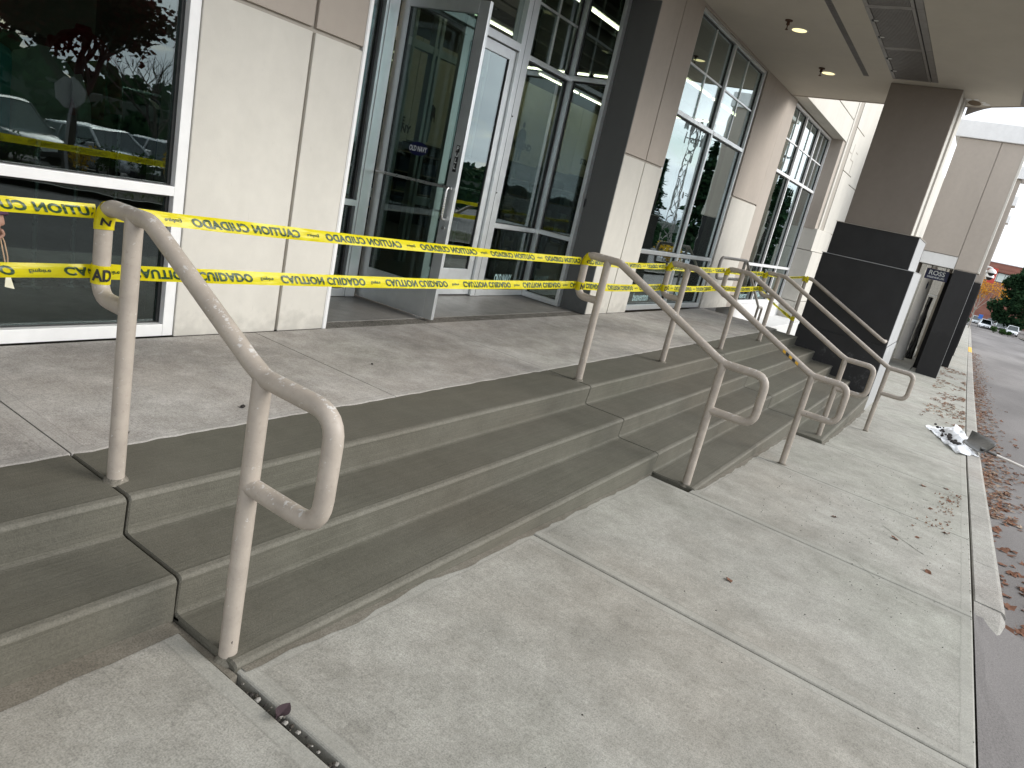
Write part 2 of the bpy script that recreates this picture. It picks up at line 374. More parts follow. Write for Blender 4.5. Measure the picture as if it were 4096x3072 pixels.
def pipe(name, pts, r, m, parent=None, seg=16, caps=True):
    b = MB(); b.tube(pts, r, seg, caps); return b.build(name, m, parent, True)
def smooth_all(o):
    for p in o.data.polygons: p.use_smooth = True
    return o
_tc = {}
def text_mesh(s, size=1.0, bold=0.0, shear=0.0, xs=1.0, spacing=1.0, cuts=0):
    k = (s, size, bold, shear, xs, spacing, cuts)
    if k not in _tc:
        cu = bpy.data.curves.new('t', 'FONT'); cu.body = s; cu.size = size; cu.offset = bold; cu.shear = shear; cu.space_character = spacing; cu.resolution_u = 3
        cu.align_x = 'CENTER'; cu.align_y = 'CENTER'; cu.fill_mode = 'FRONT'
        o = bpy.data.objects.new('t', cu); COL.objects.link(o); bpy.context.view_layer.update()
        me = bpy.data.meshes.new_from_object(o.evaluated_get(bpy.context.evaluated_depsgraph_get()))
        V = [(v.co.x*xs, v.co.y) for v in me.vertices]; F = [tuple(p.vertices) for p in me.polygons]
        bpy.data.objects.remove(o); bpy.data.curves.remove(cu); bpy.data.meshes.remove(me)
        if V:
            y0_, y1_ = min(v[1] for v in V), max(v[1] for v in V)
            bm = bmesh.new(); bv = [bm.verts.new((a, b, 0)) for a, b in V]
            for f in F:
                try: bm.faces.new([bv[i] for i in f])
                except ValueError: pass
            if cuts:
                for k_ in range(1, cuts):
                    bmesh.ops.bisect_plane(bm, geom=bm.verts[:]+bm.edges[:]+bm.faces[:], plane_co=(0, y0_+(y1_-y0_)*k_/cuts, 0), plane_no=(0, 1, 0))
            bm.verts.index_update(); V = [(v.co.x, v.co.y) for v in bm.verts]; F = [tuple(v.index for v in f.verts) for f in bm.faces]; bm.free()
            cx = (min(v[0] for v in V)+max(v[0] for v in V))/2; cy = (min(v[1] for v in V)+max(v[1] for v in V))/2
            V = [(a-cx, b-cy) for a, b in V]
        _tc[k] = (V, F)
    return _tc[k]
def text_on(name, s, c, ux, uy, size, m, parent=None, th=.0015, **k):
    V, F = text_mesh(s, size, **k); c = Vector(c); ux = Vector(ux); uy = Vector(uy); nn = ux.cross(uy)
    return pymesh(name, [c + ux*a + uy*b + nn*th for a, b in V], F, m, parent)

def zs(x):
    T = [(-60, .6), (-5, -.27), (1.35, -.345), (5.15, -.487), (7.06, -.575), (9.1, -.68), (11.06, -.785), (14, -.92), (24, -1.2), (40, -1.55), (60, -1.95), (100, -2.75), (140, -3.9), (160, -4.3), (900, -4.3)]
    if x <= T[0][0]: return T[0][1]
    for (a, b), (c, d) in zip(T, T[1:]):
        if x <= c: return b + (d-b)*(x-a)/(c-a)
    return T[-1][1]
def zsw(x, y): return zs(x) - .015*(1.6-y)

# ------------------------------------------------------------------ ground, road, kerb, sidewalk
xsg = [-120, -60, -30, -15, -8, -5, -2, 1.35, 3.2, 5.15, 7.06, 9.1, 11.06, 14, 18, 24, 32, 40, 60, 80, 100, 120, 140, 160, 240, 500, 900]
def sheet(name, y0, y1, dz, m, xs=xsg, ny=2, cross=0.0):
    V = []; F = []
    for x in xs:
        for j in range(ny):
            y = y0+(y1-y0)*j/(ny-1); V.append((x, y, zs(x)+dz))
    for i in range(len(xs)-1):
        for j in range(ny-1): F.append((i*ny+j, (i+1)*ny+j, (i+1)*ny+j+1, i*ny+j+1))
    return pymesh(name, V, F, m)
struct(sheet('ground', -700, 30, -.34, 'soil'))
struct(sheet('road', -.842, -8.2, -.185, 'asphalt'))
struct(sheet('parking_lot', -12.5, -46, -.20, 'asphalt'))
struct(sheet('sidewalk_bed', 4.0, -.70, -.09, 'dirt', [x for x in xsg if x <= 160]))
def slab(name, x0, x1, y0, y1, zf, m, parent, bev=.007, th=.08):
    V = []; F = []; inset = [0, bev*.3, bev, bev*1.6]; dzs = [-th, -bev, -bev*.3, 0]
    for d, dz in zip(inset, dzs):
        for x, y in ((x0+d, y0+d), (x1-d, y0+d), (x1-d, y1-d), (x0+d, y1-d)): V.append((x, y, zf(x, y)+dz))
    for k in range(3):
        for i in range(4): F.append((k*4+i, k*4+(i+1) % 4, k*4+4+(i+1) % 4, k*4+4+i))
    F.append((12, 13, 14, 15))
    o = pymesh(name, V, F, m, parent); me = o.data
    for nm, fn in (('ea', lambda q: (q.x-x0, q.y-y0)), ('eb', lambda q: (x1-q.x, y1-q.y))):
        u = me.uv_layers.new(name=nm)
        for lp in me.loops: u.data[lp.index].uv = fn(me.vertices[lp.vertex_index].co)
    return o
sw = struct(empty('sidewalk'))
SJ = [-6.2, -4.3, -2.42, -.55, 1.345, 3.27, 5.07, 7.0, 8.92, 10.85, 12.8, 14.75, 16.7, 18.65, 20.6, 22.55, 24.5, 27, 30, 33, 36, 40, 45, 50, 55, 60, 70, 80, 90, 100, 110, 120, 130, 140]
for a, b in zip(SJ, SJ[1:]):
    gp = .016 if abs(a-1.345) < .01 else .0045
    gq = .016 if abs(b-1.345) < .01 else .0045
    yb = 1.975 if b < 1.4 else 1.63 if b < 5.2 else 1.29 if b < 9 else .93 if b < 13.2 else .95 if b < 14.8 else 3.45 if b < 24.6 else .9
    slab('slab', a+gp, b-gq, -.632, yb, zsw, 'sidewalk', sw)
kb = struct(empty('kerb'))
KJ = [5.42, 6.4, 8.1, 10.4, 12.6, 15, 18, 21, 24, 28, 32, 36, 40, 46, 52, 58, 64, 70, 80, 90, 100, 120, 140]
for a, b in zip(KJ, KJ[1:]):
    z0, z1 = zsw(a, -.64), zsw(b, -.64); e = .003
    V = []
    for x, z in ((a+e, z0), (b-e, z1)):
        V += [(x, -.642, z-.4), (x, -.642, z-.006), (x, -.650, z+.002), (x, -.80, z-.002), (x, -.825, z-.012), (x, -.838, z-.035), (x, -.848, z-.18), (x, -.848, z-.4)]
    F = [(i, i+1, 9+i, 8+i) for i in range(7)] + [tuple(range(7, -1, -1)), tuple(range(8, 16))]
    F = [tuple(reversed(f)) for f in F]
    o = pymesh('kerb_stone', V, F, 'yellowpaint' if a == 46 else 'kerb', kb)

V = []; F = []; xk = [5.417-.05*i for i in range(15)]
for i, x in enumerate(xk):
    t = i/14; z = zsw(x, -.64)-.004-.075*t**1.6+.012*noise.noise(Vector((x*6, 1, 0)))*t; w_ = -.80+.12*t*t+.04*noise.noise(Vector((x*5, 7, 0)))*t
    V += [(x, -.642, z-.3), (x, -.643, z), (x, w_, z-.006*(1+t)), (x, w_-.04, z-.05), (x, w_-.06, z-.3)]
for i in range(len(xk)-1):
    for j in range(4): F.append((i*5+j, i*5+j+1, i*5+6+j, i*5+5+j))
pymesh('worn_kerb_end', V, F, 'kerb', kb)
V = []; F = []; yy = [-.642, -.70, -.80, -1.05, -1.5]; dd = [-.012, -.02, -.045, -.11, -.183]; xa = [-8+.35*i for i in range(39)]
for x in xa:
    for y, d in zip(yy, dd): V.append((min(x, 5.40), y+.02*noise.noise(Vector((x*2, y, 0)))*(y < -.65), zs(x)+d-.035*(y > -1.4)+.01*noise.noise(Vector((x*3, y*5, 1)))*(y < -.65)))
for i in range(len(xa)-1):
    for j in range(4): F.append((i*5+j, i*5+j+1, i*5+6+j, i*5+5+j))
struct(pymesh('asphalt_apron', V, [tuple(reversed(f)) for f in F], 'asphalt'))
# ------------------------------------------------------------------ landing and stairs
N = [2.318, 1.964, 1.615, 1.265, .915]; YB = 2.732; RI = .16
J1, J2, J3, XE = 1.35, 5.15, 8.85, 13.2
ld = struct(empty('landing'))
LJ = [-6.2, -4.4, -2.45, -.55, 1.35, 3.26, 5.15, 7.02, 8.92, 10.85, 12.3, 13.42]
def wob(x, y): return .0
for a, b in zip(LJ, LJ[1:]):
    # slab with ragged front edge where it meets the fresh concrete
    n = 26; V = []; F = []; e = .004
    ys = [YB+.012+ .010*noise.noise(Vector((i*.9+a*3.1, 7.3, 0))) + .008*noise.noise(Vector((i*3.3, a, 2))) for i in range(n+1)]
    for i in range(n+1):
        x = a+e + (b-a-2*e)*i/n
        V += [(x, ys[i], -.05), (x, ys[i]+.003, .001), (x, ys[i]+.012, .004), (x, 4.16, .004), (x, 4.17, -.05)]
    for i in range(n):
        for k in range(4): F.append((i*5+k, i*5+k+1, i*5+6+k, i*5+5+k))
    F += [(0, 1, 2, 3, 4)[::-1], tuple(n*5+k for k in range(5))]
    F = [tuple(reversed(f)) for f in F]
    o = pymesh('slab', V, F, 'landing', ld); me = o.data
    for nm, fn in (('ea', lambda q: (q.x-a, q.y-YB)), ('eb', lambda q: (b-q.x, 1.0))):
        u = me.uv_layers.new(name=nm)
        for lp in me.loops: u.data[lp.index].uv = fn(me.vertices[lp.vertex_index].co)
st = struct(empty('stairs'))
def step(x0, x1, k, last):
    """one cast step: tread k with rounded nose and riser; light tooled bands at nose and riser foot"""
    zt = -RI*k; yb = (YB+.10) if k == 0 else N[k-1]+.05; yn = N[k]
    zb = zt-RI if not last else -1.2
    e = .0035 if x0 < 2 and x1 < 2 else .005; P = [(yb, zt, 0)]
    rr = .017
    P.append((yn+.040, zt+.0005, 0)); P.append((yn+.030, zt+.002, 1))
    for i in range(6):
        w = math.pi/2*i/5; P.append((yn+rr-rr*math.sin(w), zt-rr+rr*math.cos(w), 1))
    P.append((yn+.002, zt-.030, 0))
    if last: P.append((yn+.013, zb, 0))
    else:
        P.append((yn+.011, zb+.016, 0))
        P.append((yn+.009, zb+.007, 1)); P.append((yn-.004, zb+.003, 1)); P.append((yn-.016, zb+.0015, 0)); P.append((yn-.016, zb-.01, 0))
    P2 = P+[(yb, P[-1][1]-.02, 0)]
    nx = 40; V = []; F = []; mi = []; L = len(P2)
    xsn = [x0+e, x0+e+.006] + [x0+(x1-x0)*i/nx for i in range(1, nx)] + [x1-e-.006, x1-e]
    for i, x in enumerate(xsn):
        end = i in (0, len(xsn)-1)
        for (y, z, q) in P2:
            w = .0022*noise.noise(Vector((x*2.2, y*4, z*4+k))) if not end else 0
            V.append((x, y + w + (.005 if end else 0), z + w*.6 - (.010 if end else 0)))
    for i in range(len(xsn)-1):
        for j in range(L):
            a, b = i*L+j, i*L+(j+1) % L
            F.append((a, a+L, b+L, b)); mi.append(1 if (P2[j][2] and P2[(j+1) % L][2]) else 0)
    F.append(tuple(range(L))); mi.append(0); F.append(tuple((len(xsn)-1)*L+j for j in range(L-1, -1, -1))); mi.append(0)
    me = bpy.data.meshes.new('step'); me.from_pydata(V, [], F); me.materials.append(mat['fresh']); me.materials.append(mat['nose'])
    for p, q in zip(me.polygons, mi): p.material_index = q
    me.validate(); me.update()
    bm = bmesh.new(); bm.from_mesh(me); bmesh.ops.recalc_face_normals(bm, faces=bm.faces[:]); bm.to_mesh(me); bm.free()
    o = obj('step', me, None, st)
    return o
for x0, x1, n in ((-6.2, J1, 2), (J1, J2, 3), (J2, J3, 4), (J3, XE, 5)):
    for k in range(n): step(x0, x1, k, k == n-1)
box('stair_core', -6.2, XE, 2.35, 4.5, -1.5, -.055, 'dirt', st, 0)
# slurry smears left on the pavement in front of the bottom risers
def smear(x0, x1, yfront, w0, w1, nm='slurry_smear', dz=.004):
    n = 60; V = []; F = []
    for i in range(n+1):
        x = x0+(x1-x0)*i/n
        w = w0 + (w1-w0)*(.5+.5*noise.noise(Vector((x*2.4, yfront*3, 1)))) + .02*noise.noise(Vector((x*11, 3, yfront)))
        for y in (yfront+.02, yfront-max(.012, w)): V.append((x, y, zsw(x, y)+dz))
    for i in range(n): F.append((2*i, 2*i+2, 2*i+3, 2*i+1))
    F = [tuple(reversed(f)) for f in F]
    return pymesh(nm, V, F, 'slurry', st)
smear(-6.0, J1-.02, N[1]+.012, .05, .13); smear(J1+.03, J2-.05, N[2]+.012, .015, .06); smear(J2+.05, J3-.05, N[3]+.012, .015, .07); smear(J3, XE, N[4]+.012, .015, .07)
box('slurry_fill', 1.326, 1.3525, 1.60, 1.975, -.6, -.347, 'slurry', st, .003)
# rough dirty strip and entry slab inside the door recess
box('entry_slab', 3.92, 8.49, 4.36, 5.24, -.06, -.004, 'polished', ld, .002)
box('aggregate_strip', 3.92, 8.5, 4.175, 4.357, -.06, -.008, 'rough', ld, .002)

# ------------------------------------------------------------------ store building
bld = tag(empty('store_building', (6, 4.18, 0)), 'cream and tan stucco storefront with tinted windows and an open glass door', 'building')
def bx(name, x0, x1, y0, y1, z0, z1, m, bev=.004): 
    o = box(name, x0, x1, y0, y1, z0, z1, m, None, bev); o.parent = bld; o.matrix_parent_inverse = Matrix.Translation((-6, -4.18, 0)); return o
def attach(o, p):
    o.parent = p; o.matrix_parent_inverse = Matrix.Identity(4); return o
BI = Matrix.Translation((-6, -4.18, 0))
def to_bld(o): o.parent = bld; o.matrix_parent_inverse = BI; return o
FY = 4.181
def wall_run(x0, x1, vg, z0=0.0, z1=4.9, hg=2.115, low='cream', up='tan'):
    """stucco panels standing 25 mm proud of a recessed groove backing"""
    bx('wall_backing', x0+.002, x1-.002, FY+.026, FY+.36, z0, z1, 'groove', 0)
    xs = [x0]+vg+[x1]
    for i in range(len(xs)-1):
        a = xs[i]+(.013 if i else 0); b = xs[i+1]-(.013 if i < len(xs)-2 else 0)
        if hg: 
            bx('wall_panel', a, b, FY, FY+.03, z0, hg-.014, low, .006); bx('wall_panel', a, b, FY, FY+.03, hg+.014, z1, up, .006)
        else: bx('wall_panel', a, b, FY, FY+.03, z0, z1, up, .006)
wall_run(2.648, 3.915, [3.46])
wall_run(8.505, 9.795, [9.17])
wall_run(13.235, 14.915, [])
wall_run(14.915, 15.60, [], hg=None)
wall_run(-3.2, -.80, [-1.6])
bx('wall_header', -.80, 2.648, FY+.004, FY+.36, 4.26, 4.9, 'tan'); bx('wall_header', 9.795, 13.235, FY+.004, FY+.36, 4.262, 4.9, 'tan')
bx('recess_header', 3.915, 8.505, FY+.004, FY+.30, 3.90, 4.9, 'tan')
bx('upper_wall', -3.2, 15.0, FY+.03, FY+.4, 4.9, 7.6, 'tan')
bx('window_base', 15.60, 21.6, FY+.002, FY+.4, -1.6, .045, 'white')
# recess sides
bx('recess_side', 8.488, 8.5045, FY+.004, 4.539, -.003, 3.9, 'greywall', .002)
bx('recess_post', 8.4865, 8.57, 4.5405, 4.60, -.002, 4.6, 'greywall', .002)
bx('recess_trim', 3.9155, 3.945, FY-.006, FY+.05, 0, 3.9, 'aluwhite', .002)
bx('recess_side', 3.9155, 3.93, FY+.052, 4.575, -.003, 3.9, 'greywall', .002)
bx('wall_corner_strip', 3.906, 3.914, FY-.004, FY-.001, 0, 3.9, 'white', .001)
bx('card_reader', 8.468, 8.4875, 4.555-.0, 4.574, 1.36, 1.47, 'black_m', .003)

def win(name, x0, x1, z0, z1, vm, tr, munt=None, ydepth=.11, yo=0.03, m='alu', axis='x', plane=FY, fw=.07, tw=.058, label=None):
    """framed window: part = outer frame, sub-parts = mullions, transoms, muntins, panes.
    axis 'x': lies along X at Y=plane; axis 'y': lies along Y at X=plane"""
    def mk(nm, a0, a1, b0, b1, d0, d1, mm, par=None, bev=.003):
        q = MB()
        if axis == 'x': q.box(a0, a1, plane+d0, plane+d1, b0, b1)
        else: q.box(plane+d0, plane+d1, a0, a1, b0, b1)
        o = q.build(nm, mm, None, False, bev)
        if par is not None: attach(o, par)
        return o
    q = MB()
    def fb(a0, a1, b0, b1):
        if axis == 'x': q.box(a0, a1, plane+yo, plane+yo+ydepth, b0, b1)
        else: q.box(plane+yo, plane+yo+ydepth, a0, a1, b0, b1)
    fb(x0, x0+fw, z0, z1); fb(x1-fw, x1, z0, z1); fb(x0+fw+.001, x1-fw-.001, z0, z0+.078); fb(x0+fw+.001, x1-fw-.001, z1-.05, z1)
    w = q.build('window', m, None, False, .003); to_bld(w)
    if label: w['label'] = label
    xs = [x0+fw]+[c for c in vm]+[x1-fw]; e = .001
    for c in vm: mk('mullion', c-.031, c+.031, z0+.079, z1-.051, yo+.003, yo+ydepth-.003, m, w)
    zs_ = [z0+.078]+[c for c in tr]+[z1-.05]
    for i in range(len(xs)-1):
        a = xs[i]+(.032 if i else e); b = xs[i+1]-(.032 if i < len(xs)-2 else e)
        for c in tr: mk('transom', a, b, c-tw/2, c+tw/2, yo-.002, yo+ydepth-.006, m, w)
        for j in range(len(zs_)-1):
            c0 = zs_[j]+(tw/2+e if j else e); c1 = zs_[j+1]-(tw/2+e if j < len(zs_)-2 else e)
            g0, g1 = yo+ydepth*.55, yo+ydepth*.55+.008
            mk('pane', a+.001, b-.001, c0+.001, c1-.001, g0, g1, 'glass', w, 0)
            # black gasket: four slim strips in front of the glass edge
            for (p0, p1, q0, q1) in ((a+.001, a+.013, c0+.002, c1-.002), (b-.022, b-.001, c0+.002, c1-.002), (a+.014, b-.023, c1-.014, c1-.001), (a+.014, b-.023, c0+.001, c0+.008)):
                mk('gasket', p0, p1, q0, q1, yo+ydepth*.40, g0-.001, 'gasket', w, 0)
            if munt and j == len(zs_)-2:
                zc = munt; xc = (a+b)/2
                mk('muntin', a+.024, b-.024, zc-.013, zc+.013, g0-.018, g0-.002, m, w, .002)
                mk('muntin', xc-.013, xc+.013, c0+.016, zc-.014, g0-.0185, g0-.0022, m, w, .002); mk('muntin', xc-.013, xc+.013, zc+.014, c1-.016, g0-.0185, g0-.0022, m, w, .002)
    return w
W1 = win('window', -.80, 2.645, 0.005, 4.26, [.92], [.93, 2.9], 3.57, m='aluwhite', yo=.012, label='big dark window at the near end of the storefront')
W2 = win('window', 9.797, 13.232, .02, 4.26, [11.455], [.925, 2.905], 3.575, m='alu', label='tall gridded window between the two cream piers')
W3 = win('window', 15.603, 19.80, .05, 4.285, [16.965, 18.38], [.945, 2.935], 3.605, m='aluwhite', label='farthest gridded window beyond the canopy')
# storefront inside the recess
DY = 5.17
S1 = win('window', 3.93, 5.065, 0.002, 4.6, [], [.93, 2.89], None, m='alu', plane=DY, yo=0.0, ydepth=.12, fw=.03)
S2 = win('window', 7.375, 8.487, 0.002, 4.6, [], [.905, 2.89], 3.51, m='alu', plane=DY, yo=0.0, ydepth=.12, fw=.05)
S3 = win('window', 4.577, 5.168, 0.003, 4.6, [], [.915, 2.90], None, m='alu', plane=8.40, axis='y', yo=0.0, ydepth=.085, fw=.05)
S4 = win('window', 4.577, 5.168, 0.003, 4.6, [], [.915, 2.90], None, m='alu', plane=3.945, axis='y', yo=0.0, ydepth=.05, fw=.05)
# door frame
q = MB(); q.box(5.067, 5.195, DY-.01, DY+.14, 0, 4.6); q.box(7.19, 7.373, DY-.01, DY+.14, 0, 4.6); q.box(5.196, 7.189, DY-.008, DY+.138, 2.895, 2.98); q.box(5.196, 7.189, DY-.006, DY+.136, 4.5, 4.6)
df = to_bld(q.build('door_frame', 'alu', None, False, .004))
attach(box('pane', 5.202, 7.188, DY+.06, DY+.068, 2.982, 4.498, 'glass', None, 0), df)
attach(box('frame_seam', 7.279, 7.282, DY-.0125, DY-.0102, .01, 4.5, 'gasket', None, 0), df)
for zz in (.55, 1.3, 2.2):
    q = MB(); q.tube([(7.30, DY-.016, zz), (7.30, DY-.0102, zz)], .009, 12); attach(q.build('screw', 'black_m', None, True), df)
def leaf_door(label, M4):
    """door leaf built along local +X from the hinge, thickness in Y; 0.965 wide, 2.75 high"""
    W, H, T = .965, 2.885, .046
    q = MB(); q.box(0, .105, -T/2, T/2, .012, H); q.box(W-.11, W, -T/2, T/2, .012, H); q.box(.1055, W-.1105, -T/2, T/2, .012, .33); q.box(.1055, W-.1105, -T/2, T/2, H-.11, H)
    d = q.build('door', 'alu', None, False, .003); d.parent = bld; d.matrix_parent_inverse = BI; d.matrix_basis = M4; d['label'] = label
    def ch(o): o.parent = d; o.matrix_parent_inverse = Matrix.Identity(4); return o
    ch(box('pane', .106, W-.111, -.004, .004, .331, H-.111, 'glass', None, 0))
    for p0, p1, q0, q1 in ((.106, .118, .332, H-.112), (W-.123, W-.111, .332, H-.112)): ch(box('gasket', p0, p1, -.016, .016, q0, q1, 'gasket', None, 0))
    for s in (-1,):
        ch(pipe('push_bar', [(.03, s*.045, 1.27), (W-.03, s*.045, 1.27)], .014, 'steel', None, 12))
    hp = fillet([(W-.055, -.02, 1.27), (W-.055, -.085, 1.27), (W-.055, -.085, .98), (W-.055, -.02, .98)], .035)
    ch(pipe('pull_handle', hp, .0125, 'steel', None, 12))
    hp = fillet([(W-.055, .02, 1.27), (W-.055, .085, 1.27), (W-.055, .085, .98), (W-.055, .02, .98)], .035)
    ch(pipe('pull_handle', hp, .0125, 'steel', None, 12))
    q = MB(); q.tube([(W-.055, -.024, .90), (W-.055, -.034, .90)], .018, 14); ch(q.build('lock_cylinder', 'steel', None, True))
    ch(box('sticker', W-.075, W-.035, -.0245, -.0232, 1.42, 1.66, 'black', None, 0))
    for i, c in enumerate('PULL'):
        o = text_on('lettering', c, (W-.055, -.025, 1.63-.055*i), (1, 0, 0), (0, 0, 1), .055, 'decal', None, .0006, bold=.001); ch(o)
    # oval decal
    n = 40; V = [(W*.47+.115*math.cos(2*math.pi*i/n), -.0055, 1.555+.062*math.sin(2*math.pi*i/n)) for i in range(n)]
    ch(pymesh('oval_decal', V, [tuple(range(n))], 'navy')); 
    ch(text_on('lettering', 'OLD NAVY', (W*.47, -.0055, 1.555), (1, 0, 0), (0, 0, 1), .066, 'decal', None, .0008, bold=.0016, xs=.62))
    return d
# open leaf swings out toward the steps; hinge at (5.235, 5.19)
ang = math.atan2(4.24-5.19, 5.335-5.25)
Mo = Matrix.Translation((5.255, 5.185, 0)) @ Matrix.Rotation(ang, 4, 'Z')
leaf_door('open glass door leaf swung out toward the steps', Mo)
Mc = Matrix.Translation((7.185, DY+.05, 0)) @ Matrix.Rotation(math.pi, 4, 'Z') @ Matrix.Scale(1, 4)
leaf_door('closed glass door leaf behind the open one', Mc)
q = MB(); q.box(5.25, 5.70, DY-.06, DY-.012, 2.905, 2.965); to_bld(q.build('door_closer', 'alu', None, False, .004))
# window lettering (frosted decals)
def decal(s, x, z, size, y, m='teal', xs=1, bold=0, par=None, shear=0):
    o = text_on('lettering', s, (x, y, z), (1, 0, 0), (0, 0, 1), size, m, None, .001, xs=xs, bold=bold, shear=shear); o.parent = par; return o
gy = FY+.03+.11*.55; 
decal('beaverton', 10.46, .215, .19, gy, xs=.78, par=W2); decal('OLD NAVY', 12.18, .235, .16, gy, xs=.62, bold=.004, par=W2)
decal('OLD NAVY', 7.95, .22, .155, DY+.066, xs=.52, bold=.004, par=S2)
decal('beaverton', 16.3, .23, .18, gy, xs=.75, par=W3); decal('OLD NAVY', 17.6, .24, .16, gy, xs=.62, bold=.004, par=W3)
# printed posters behind the last window
rs = box('red_poster', 18.44, 19.55, gy+.05, gy+.054, 2.02, 2.62, 'red', None, 0); rs.parent = W3
decal('L! MY!', 19.0, 2.46, .26, gy+.048, 'decal', .8, .006, W3); decal('PALS!', 19.0, 2.15, .26, gy+.048, 'decal', .8, .006, W3)
decal('selection', 18.95, 1.83, .11, gy+.048, 'teal', 1, 0, W3); decal('10', 18.85, 1.40, .62, gy+.048, 'teal', .7, .004, W3)
# far end: raised lintel wall, pilasters and base blocks
GY = 3.9
bx('lintel_wall', 15.02, 20.10, GY, FY+.004, 4.30, 4.83, 'cream', .008); bx('lintel_wall', 15.02, 20.10, GY, FY+.004, 4.85, 7.6, 'cream', .008)
bx('lintel_backing', 15.03, 23.85, GY+.035, FY+.29, 4.315, 7.55, 'groove', 0)
bx('reveal_pier', 19.81, 20.13, GY+.03, FY+.3, 2.06, 4.299, 'tan', .006)
bx('pilaster_strip', 20.14, 20.30, GY-.01, FY+.3, 2.10, 7.6, 'cream', .008)
bx('pilaster_groove', 20.31, 20.85, GY+.02, FY+.3, 2.10, 7.6, 'groove', .004)
for (a, b) in ((2.10, 3.70), (3.72, 4.80), (4.82, 7.6)): bx('pilaster_panel', 20.86, 22.22, GY, FY+.3, a, b, 'cream', .008)
for (a, b) in ((2.10, 3.50), (3.52, 7.6)): bx('pilaster_panel', 22.24, 23.9, GY+.005, FY+.3, a, b, 'cream', .008)
for x0, x1, z0, z1 in ((21.3, 21.33, 4.05, 4.45), (21.3, 21.75, 4.05, 4.075), (21.72, 21.75, 3.75, 4.05), (20.9, 21.2, 4.18, 4.205), (21.75, 22.1, 4.3, 4.325)):
    bx('carved_line', x0, x1, GY-.004, GY+.004, z0, z1, 'groove', 0)
bx('base_block', 19.82, 21.75, GY-.05, FY+.3, 1.52, 2.09, 'cream', .01); bx('base_block', 19.82, 21.95, GY-.10, FY+.3, .17, 1.505, 'cream', .01); bx('base_block', 19.82, 21.95, GY-.102, FY+.3, -.45, .155, 'cream', .01)
bx('base_block', 21.96, 23.9, GY+.01, FY+.3, -1.6, 2.09, 'cream', .01)
bx('planter_ledge', 15.9, 21.9, 3.50, FY, -1.6, -.30, 'white', .012)
bx('far_wall', 23.91, 60, 3.6, FY+.3, -3, 7.2, 'cream', .01)
# side steps running down beside the landing
ss = struct(empty('side_steps'))
for i in range(3): box('side_step', 13.425+.30*i, 13.73+.30*i, 2.6, FY-.004, -1.3, -.165*(i+1), 'landing', ss, .01)
box('side_path', 14.33, 15.89, 2.6, FY-.004, -1.5, -.62, 'sidewalk', ss, .01)

# ------------------------------------------------------------------ canopy and column
can = tag(empty('entrance_canopy', (6, 2.2, 4.3)), 'large flat-soffit canopy over the entrance with recessed lights and vents', 'canopy')
CI = Matrix.Translation((-6, -2.2, -4.3))
def cx(name, *a, bev=.004):
    o = box(name, *a, None, bev); o.parent = can; o.matrix_parent_inverse = CI; return o
def to_can(o): o.parent = can; o.matrix_parent_inverse = CI; return o
CZ = 4.288; CX0, CX1, CY0 = -9.0, 14.95, .34  # unseen near end is lengthened to cut the light from the left
VX0, VX1, VY0, VY1 = 4.2, 12.93, 1.50, 2.15
SX0, SX1, SY0, SY1 = 4.2, 12.95, 2.50, 2.585
# soffit in strips so that the vent and the slot are real openings
def cxe(y):
    T = [(.28, 13.82), (.34, 13.85), (.93, 14.25), (2.5, 14.84), (3.9, 15.02), (4.2, 15.04)]
    for (p, q_), (r_, t_) in zip(T, T[1:]):
        if y <= r_: return q_+(t_-q_)*(y-p)/(r_-p)
    return T[-1][1]
def soffit_piece(name, x0, x1, y0, y1, z0, z1, m):
    n = 6; V = []; F = []
    for i in range(n+1):
        y = y0+(y1-y0)*i/n; xe = cxe(y) if x1 is None else x1
        V += [(x0, y, z0), (xe, y, z0), (xe, y, z1), (x0, y, z1)]
    for i in range(n):
        for j in range(4): F.append((i*4+j, i*4+(j+1) % 4, i*4+4+(j+1) % 4, i*4+4+j))
    F += [(3, 2, 1, 0), (n*4, n*4+1, n*4+2, n*4+3)]
    return to_can(pymesh(name, V, [tuple(reversed(f)) for f in F], m))
for (a, b, c, d) in ((CX0, None, SY1, FY-.002), (CX0, None, VY1, SY0), (CX0, None, CY0, VY0), (CX0, VX0, VY0+.0005, VY1-.0005), (VX1, None, VY0+.0005, VY1-.0005), (CX0, SX0, SY0+.0005, SY1-.0005), (SX1, None, SY0+.0005, SY1-.0005)):
    soffit_piece('soffit', a, b, c, d, CZ, CZ+.05, 'soffit')
V = []; F = []
YS = [.28, .34, .93, 2.5, 3.9, FY-.003]
for y in YS: V += [(cxe(y)+.001, y, CZ-.010), (cxe(y)+.05, y, CZ-.010), (cxe(y)+.05, y, CZ+1.12), (cxe(y)+.001, y, CZ+1.12)]
for i in range(len(YS)-1):
    for j in range(4): F.append((i*4+j, i*4+(j+1) % 4, i*4+4+(j+1) % 4, i*4+4+j))
to_can(pymesh('fascia', V, [tuple(reversed(f)) for f in F], 'tan'))
soffit_piece('canopy_body', CX0+.01, None, CY0+.01, FY-.003, CZ+.22, CZ+1.1, 'tan')
cx('fascia', CX0-.02, 13.81, CY0-.05, CY0-.001, CZ-.015, CZ+1.12, 'tan', bev=.006)
cx('fascia', CX0-.07, CX0-.021, CY0-.05, FY-.01, CZ-.012, CZ+1.12, 'tan', bev=.006)
cx('edge_trim', 9.0, 13.8, CY0+.001, CY0+.05, CZ-.012, CZ-.0005, 'vent', bev=.002)
